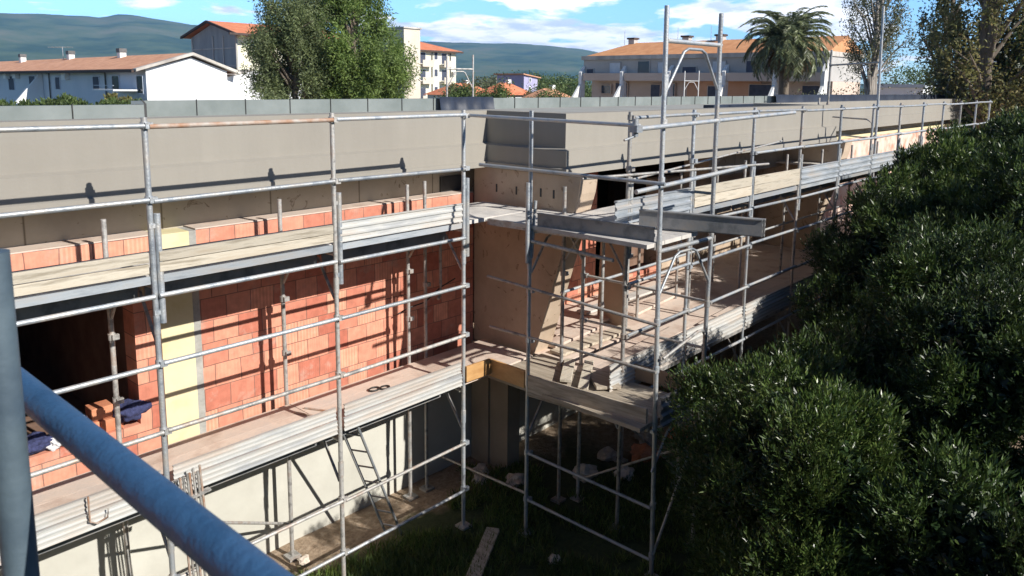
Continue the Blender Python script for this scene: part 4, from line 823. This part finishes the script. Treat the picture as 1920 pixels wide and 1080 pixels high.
# small roofs in the middle distance
def hip(name, label, x0, x1, y0, y1, ze, zr, wall, roof, inset=.35):
    H = thing(name, label, 'house', ((x0+x1)/2, (y0+y1)/2, GZ)); MB().box(x0, x1, y0, y1, GZ, ze).obj('wall', wall, H)
    cx, cy_ = (x0+x1)/2, (y0+y1)/2; e = .4; k = (x1-x0)*.18
    r_ = MB(); r_.add([(x0-e,y0-e,ze),(x1+e,y0-e,ze),(x1+e,y1+e,ze),(x0-e,y1+e,ze),(cx-k,cy_,zr),(cx+k,cy_,zr)], [(0,1,5,4),(1,2,5),(2,3,4,5),(3,0,4),(3,2,1,0)]); r_.obj('roof', roof, H)
    MB().box(cx+k*.5, cx+k*.5+.5, cy_-.2, cy_+.3, zr-.5, zr+.35).obj('chimney', 'house_white', H)
    return H
hip('bungalow', 'low house with bright red hipped roof behind the navy tarpaulin', 63, 69, 65.5, 71.5, -1.2, .25, 'house_white', 'tile_red')
hip('bungalow', 'second low red roofed house just left of the lilac house', 60.2, 64.4, 55.8, 60.0, -1.0, .30, 'house_white', 'tile_red')
hip('bungalow', 'sandy roofed low house in front of the lilac house', 59.6, 64.4, 49.2, 53.6, -1.7, -.25, 'house_beige', 'tile')
H = thing('lilac_house', 'lilac house with mono pitch red roof beyond the roof edge', 'house', (76, 68, GZ))
MB().prism([(74.9,66.2,GZ),(77.6,66.2,GZ),(77.6,66.2,1.0),(74.9,66.2,1.35)], (0,4.8,0)).obj('wall', 'house_purple', H)
r_ = MB(); r_.prism([(74.5,65.9,1.42),(78.0,65.9,.98),(78.0,65.9,1.10),(74.5,65.9,1.56)], (0,5.4,0)); r_.obj('roof', 'tile', H)
for z in (-.6, .5): win(H, 'window', 'shutter', (75.9, z), (76.2, z+.45), 'y', 66.18)
H = thing('white_shed', 'small white shed far away right of the palm', 'shed', (73, 21.5, GZ))
MB().box(72, 75, 18.3, 22.2, GZ, .15).obj('wall', 'house_white', H); r_ = MB(); r_.prism([(71.8,18.1,.16),(75.2,18.1,.16),(75.2,18.1,.3),(71.8,18.1,.45)], (0,4.3,0)); r_.obj('roof', 'shutter_pale', H)

# ------------------------------------------------------------------ trees behind
PT = tree('pine_tree', 'big bright green pine standing behind the left wing roof', (23.5, 32.2, GZ), 10.8, (6.8, 2.85, 2.85, 4.3), 3, .26, 'leaf_pine', 44, 62000, .19, .06, .62, trunks=1, gap=.12)
tree('pine_tree', 'sparser grey green pine with open branches left of the big pine', (20.6, 33.2, GZ), 10.4, (6.6, 2.3, 2.3, 3.9), 8, .22, 'leaf_pine2', 46, 46000, .17, .055, .66, gap=.08)
tree('eucalyptus', 'tall thin grey eucalyptus with open crown against the blue sky', (42.8, 13.4, GZ), 14, (8.6, 2.0, 1.9, 5.6), 12, .2, 'leaf_euc', 34, 8500, .17, .06, .55, bark='bark_pale', gap=.35, trunks=4)
tree('oak_tree', 'large olive brown tree at the upper right', (35.0, 6.6, GZ), 13, (7.6, 2.7, 2.5, 5.0), 17, .3, 'leaf_oak', 44, 15000, .17, .085, .6, gap=.3, trunks=2)
tree('oak_tree', 'darker leafy tree joining the large olive tree on its left', (38.0, 8.9, GZ), 12.5, (7.2, 1.3, 1.2, 5.2), 22, .22, 'leaf_euc', 26, 9000, .16, .07, .55, gap=.25)
tree('oak_tree', 'green tree at the far upper right corner behind the dark one', (41.5, 4.2, GZ), 12.2, (8.2, 2.6, 2.4, 3.6), 25, .25, 'leaf_far', 24, 22000, .16, .08, .9)
far = [(62,51.5,3.6,5.4,'leafy green tree just left of the terrace house'),(59.5,48.5,2.4,4.6,'small green tree left of the bigger one by the terrace house'),(52,55,2.6,4.9,'bush in front of the apartment block'),(49,51,2.0,5.3,'low bush right of the apartment block'),(41.5,39.5,1.6,5.2,'round dark bush in front of the red roofs'),(105,98,7,7.0,'far dark tree right behind the apartment block'),(112,96,8,7.2,'far dark tree behind the red roofs'),(118,92,8,7.0,'far dark tree left of the lilac house'),(51,18.6,2.3,5.0,'yellowish bush at the right foot of the palm'),(50,21.5,1.6,4.6,'low bush at the left foot of the palm'),(92,22,6,7.6,'far tree right of the palm under the blue sky'),(88,15,6,7.4,'far tree below the eucalyptus'),(84,9,6,7.6,'far tree seen between the eucalyptus and the large tree'),(80,4,6,7.2,'far tree behind the large olive tree'),(60,13.5,3,5.6,'low tree at the foot of the eucalyptus'),(58,10.5,3,5.4,'low tree right of the eucalyptus foot'),(27,62,1.6,4.4,'sparse bush by the gable of the row house')]
for k, (x, y, r, h_, lb) in enumerate(far):
    s_ = math.hypot(x, y)/60
    tree('background_tree', lb, (x, y, GZ), h_*.9, (h_*.62, r, r, h_*.42), 40+k, .15, 'leaf_far' if k % 3 != 2 else 'leaf_euc', 20, int(9000 if s_ < 1.4 else 6500), .17*max(1, s_), .10*max(1, s_), 1.15, 'trees beyond the building')
# hedge before the row house
hg = shrub('hedge', 'low clipped hedge in front of the white row house', [((14.9,47.5,-2.4),(1.5,2.2,1.0)), ((17.0,45.9,-2.45),(1.5,2.0,1.0)), ((13.0,49.2,-2.5),(1.5,2.0,.95))], 50, None, (15,47.5,GZ), ln=.2, wd=.08, mat='leaf_far', cat='hedge', tw=.3)
shrub('dry_bush', 'dry orange flowering bush in front of the row house balcony', [((21.0,56.0,-2.2),(1.0,1.0,1.0))], 60, None, (21,56,GZ), ln=.25, wd=.1, mat='leaf_oak', cat='bush', tw=.3)
# palm
def palm():
    bx, by = 46.0, 19.45; S = thing('palm_tree', 'tall date palm with drooping fronds right of the terrace house', 'palm', (bx, by, GZ)); cz = 2.85
    MB().tube([(bx, by, GZ-.1), (bx+.1, by, -2.5), (bx, by, .2), (bx, by, cz-.3)], 1, 12, radii=[.38, .30, .30, .38]).obj('trunk', 'bark', S)
    def fronds(n, el0, el1, ln, droop, seed):
        Ps, Ds, mb = [], [], MB(); rs = random.Random(seed)
        for i in range(n):
            az = i*2.399963+rs.uniform(-.2,.2); el = el0+(el1-el0)*(i/n)**1.0+rs.uniform(-.08,.08); l_ = ln*rs.uniform(.85, 1.1)
            h = Vector((math.cos(az), math.sin(az), 0)); p = Vector((bx, by, cz))+h*.2; pts = [p.copy()]; e = el; K = 14
            for k in range(K):
                e -= droop*(.35+1.1*k/K)/K; p = p+(h*math.cos(e)+Vector((0,0,math.sin(e))))*l_/K; pts.append(p.copy())
            mb.tube(pts, 1, 5, radii=[.04-.033*k/K for k in range(K+1)])
            s_ = h.cross(Vector((0,0,1)))
            for k in range(1, K+1):
                t_ = (pts[k]-pts[k-1]).normalized()
                for q in range(5):
                    a = pts[k-1].lerp(pts[k], q/5)
                    for sg in (-1, 1):
                        Ps.append(tuple(a)); Ds.append(tuple((t_*.75+s_*sg*.85+Vector((0,0,-.28+rs.uniform(-.15,.15)))).normalized()))
        return np.array(Ps), np.array(Ds), mb
    P_, D_, mb = fronds(140, 1.52, -.5, 2.85, 1.8, 3); leaves('fronds', P_, D_, .38, .042, 'leaf_palm', S); mb.obj('frond_ribs', 'leaf_palm', S)
    P_, D_, mb = fronds(26, -.5, -1.25, 2.0, .6, 9); leaves('dead_fronds', P_, D_, .30, .035, 'leaf_dead', S)
palm()

# ------------------------------------------------------------------ hills
def hills(name, D0, D1, prof, seed, amp):
    """terrain ridge: prof = [(azimuth deg from +X, crest height above eye level as a slope)]"""
    az = np.radians(np.linspace(prof[0][0], prof[-1][0], 240)); t = np.linspace(0, 1, 46)
    pa = np.radians([p[0] for p in prof]); ph = np.array([p[1] for p in prof]); crest = np.interp(az, pa, ph)
    V = []
    for i, a in enumerate(az):
        for s_ in t:
            d = D0+(D1-D0)*s_; h = crest[i]*(D0+(D1-D0)*.86); q = min(1, s_/.86); sh = (q*q*(3-2*q)) if s_ <= .86 else 1-((s_-.86)/.14)**2*.5
            nz = noise.fractal(Vector((math.cos(a)*d/420+seed, math.sin(a)*d/420, 0)), .9, 2., 5)
            V.append((math.cos(a)*d, math.sin(a)*d, GZ+(h-GZ)*sh+amp*nz*sh*(1-.93*sh**3)))
    V = np.array(V); idx = np.arange(len(V)).reshape(len(az), len(t))
    F = np.stack([idx[:-1, :-1], idx[:-1, 1:], idx[1:, 1:], idx[1:, :-1]], -1).reshape(-1, 4)
    return struct(npmesh(name, V, F, 'hill', smooth=True))
M['hill'] = surf('macchia_hillside', (.035,.065,.025), (.08,.115,.045), 1., 0, .004, detail=12, c3=(.16,.16,.09), lo=.38, hi=.62, spec=0)
hills('hills', 2000, 5200, [(-12,.001),(10,.002),(18.5,.0043),(24,.009),(29.1,.0158),(33,.032),(37.3,.0451),(39.2,.0482),(42.4,.0511),(46.3,.0523),(49.4,.0528),(55.5,.0521),(58.5,.057),(61.3,.0629),(65,.065),(66.7,.0699),(68.3,.0735),(69.4,.0725),(70,.0682),(71,.0694),(72.8,.0696),(75.6,.0695),(82,.071),(95,.07),(120,.05)], 3., 45)

# ------------------------------------------------------------------ air
def haze():
    m = bpy.data.materials.new('thin_air'); m.use_nodes = True; t = m.node_tree; t.nodes.clear()
    o = t.nodes.new('ShaderNodeOutputMaterial'); v = t.nodes.new('ShaderNodeVolumePrincipled')
    v.inputs['Color'].default_value = (.28,.56,1,1); v.inputs['Density'].default_value = 1.45e-4; v.inputs['Anisotropy'].default_value = .1
    t.links.new(v.outputs[0], o.inputs['Volume']); M['haze'] = m
    o_ = MB().box(-5400, 5400, -5400, 5400, GZ-1.5, 385).obj('haze', 'haze'); o_['kind'] = 'stuff'
haze()

# ------------------------------------------------------------------ sky, sun, camera
SUN = Vector((.125, -1, .645)).normalized()
wd = bpy.data.worlds.new('World'); sc.world = wd; wd.use_nodes = True; t = wd.node_tree; t.nodes.clear()
o = t.nodes.new('ShaderNodeOutputWorld'); bg = t.nodes.new('ShaderNodeBackground'); sk = t.nodes.new('ShaderNodeTexSky')
sk.sky_type = 'NISHITA'; sk.sun_disc = False; sk.sun_elevation = math.asin(SUN.z); sk.sun_rotation = math.atan2(SUN.x, SUN.y)
sk.air_density = 1.0; sk.dust_density = .3; sk.ozone_density = 2.5
SKY = .055
tc = t.nodes.new('ShaderNodeTexCoord'); sp = t.nodes.new('ShaderNodeSeparateXYZ'); L(t, tc.outputs['Generated'], sp.inputs[0])
den = N(t, 'ShaderNodeMath', operation='ADD'); den.inputs[1].default_value = .16; L(t, sp.outputs['Z'], den.inputs[0])
dx = N(t, 'ShaderNodeMath', operation='DIVIDE'); L(t, sp.outputs['X'], dx.inputs[0]); L(t, den.outputs[0], dx.inputs[1])
dy = N(t, 'ShaderNodeMath', operation='DIVIDE'); L(t, sp.outputs['Y'], dy.inputs[0]); L(t, den.outputs[0], dy.inputs[1])
cb = t.nodes.new('ShaderNodeCombineXYZ'); L(t, dx.outputs[0], cb.inputs[0]); L(t, dy.outputs[0], cb.inputs[1])
n1 = N(t, 'ShaderNodeTexNoise', Scale=1.7, Detail=10., Roughness=.54, Distortion=.3); L(t, cb.outputs[0], n1.inputs['Vector'])
# fewer clouds to the left (towards +Y) and to the far right
ang = N(t, 'ShaderNodeMath', operation='ARCTAN2'); L(t, sp.outputs['Y'], ang.inputs[0]); L(t, sp.outputs['X'], ang.inputs[1])
rg = ramp(t, ang.outputs[0], [(0., (0,0,0)), (.22, (0,0,0)), (.36, (.9,.9,.9)), (.42, (1,1,1)), (.78, (1,1,1)), (.98, (.1,.1,.1))])
cm = N(t, 'ShaderNodeMath', operation='MULTIPLY_ADD'); cm.inputs[1].default_value = .15; L(t, rg.outputs[0], cm.inputs[0]); L(t, n1.outputs['Fac'], cm.inputs[2])
mask = ramp(t, cm.outputs[0], [(.565, (0,0,0)), (.625, (1,1,1))])
n2 = N(t, 'ShaderNodeTexNoise', Scale=2.6, Detail=8., Roughness=.6); L(t, cb.outputs[0], n2.inputs['Vector'])
cc = ramp(t, n2.outputs['Fac'], [(.38, (12.5,14.5,18)), (.54, (25,25,25.5))])
tint = N(t, 'ShaderNodeMixRGB', blend_type='MULTIPLY'); tint.inputs[0].default_value = 1.; tint.inputs[2].default_value = (.62,.91,1.32,1); 
ez = ramp(t, sp.outputs['Z'], [(0., (3.3,3.3,3.3)), (.13, (2.9,2.9,2.9)), (.26, (.6,.6,.6)), (1., (.45,.45,.45))])
em = N(t, 'ShaderNodeMixRGB', blend_type='MULTIPLY'); em.inputs[0].default_value = 1.; L(t, sk.outputs[0], em.inputs[1]); L(t, ez.outputs[0], em.inputs[2]); L(t, em.outputs[0], tint.inputs[1])
mx = t.nodes.new('ShaderNodeMixRGB'); 
lz = ramp(t, sp.outputs['Z'], [(.16, (1,1,1)), (.30, (.12,.12,.12))]); mk = N(t, 'ShaderNodeMath', operation='MULTIPLY'); L(t, mask.outputs[0], mk.inputs[0]); L(t, lz.outputs[0], mk.inputs[1])
L(t, mk.outputs[0], mx.inputs[0]); L(t, tint.outputs[0], mx.inputs[1]); L(t, cc.outputs[0], mx.inputs[2])
L(t, mx.outputs[0], bg.inputs[0]); bg.inputs[1].default_value = SKY; L(t, bg.outputs[0], o.inputs[0])

sl = bpy.data.lights.new('Sun', 'SUN'); sl.energy = 5.0; sl.angle = math.radians(.5); sl.color = (1, .955, .88)
so = bpy.data.objects.new('Sun', sl); COL.objects.link(so); so.rotation_euler = (-SUN).to_track_quat('-Z', 'Y').to_euler()

cd = bpy.data.cameras.new('Camera'); cam = bpy.data.objects.new('Camera', cd); COL.objects.link(cam); sc.camera = cam
Rv = Vector((0.6736287404, -0.7390017985, 0.0100330398)); Uv = Vector((0.1063994143, 0.1104031210, 0.9881752453)); Wv = Vector((0.7313709624, 0.6645957363, -0.1530000739))
cam.matrix_world = Matrix((( Rv.x, Uv.x, -Wv.x, 0), (Rv.y, Uv.y, -Wv.y, 0), (Rv.z, Uv.z, -Wv.z, 0), (0, 0, 0, 1)))
cd.sensor_width = 36; cd.lens = 26.774; cd.shift_y = -.0825817; cd.clip_start = .05; cd.clip_end = 30000
cd.dof.use_dof = True; cd.dof.focus_distance = 9; cd.dof.aperture_fstop = 9
sc.view_settings.view_transform = 'Standard'; sc.view_settings.look = 'None'; sc.view_settings.exposure = .54; sc.view_settings.gamma = 1
sc.cycles.use_denoising = True; sc.cycles.max_bounces = 6; sc.cycles.volume_bounces = 0; sc.cycles.transparent_max_bounces = 8
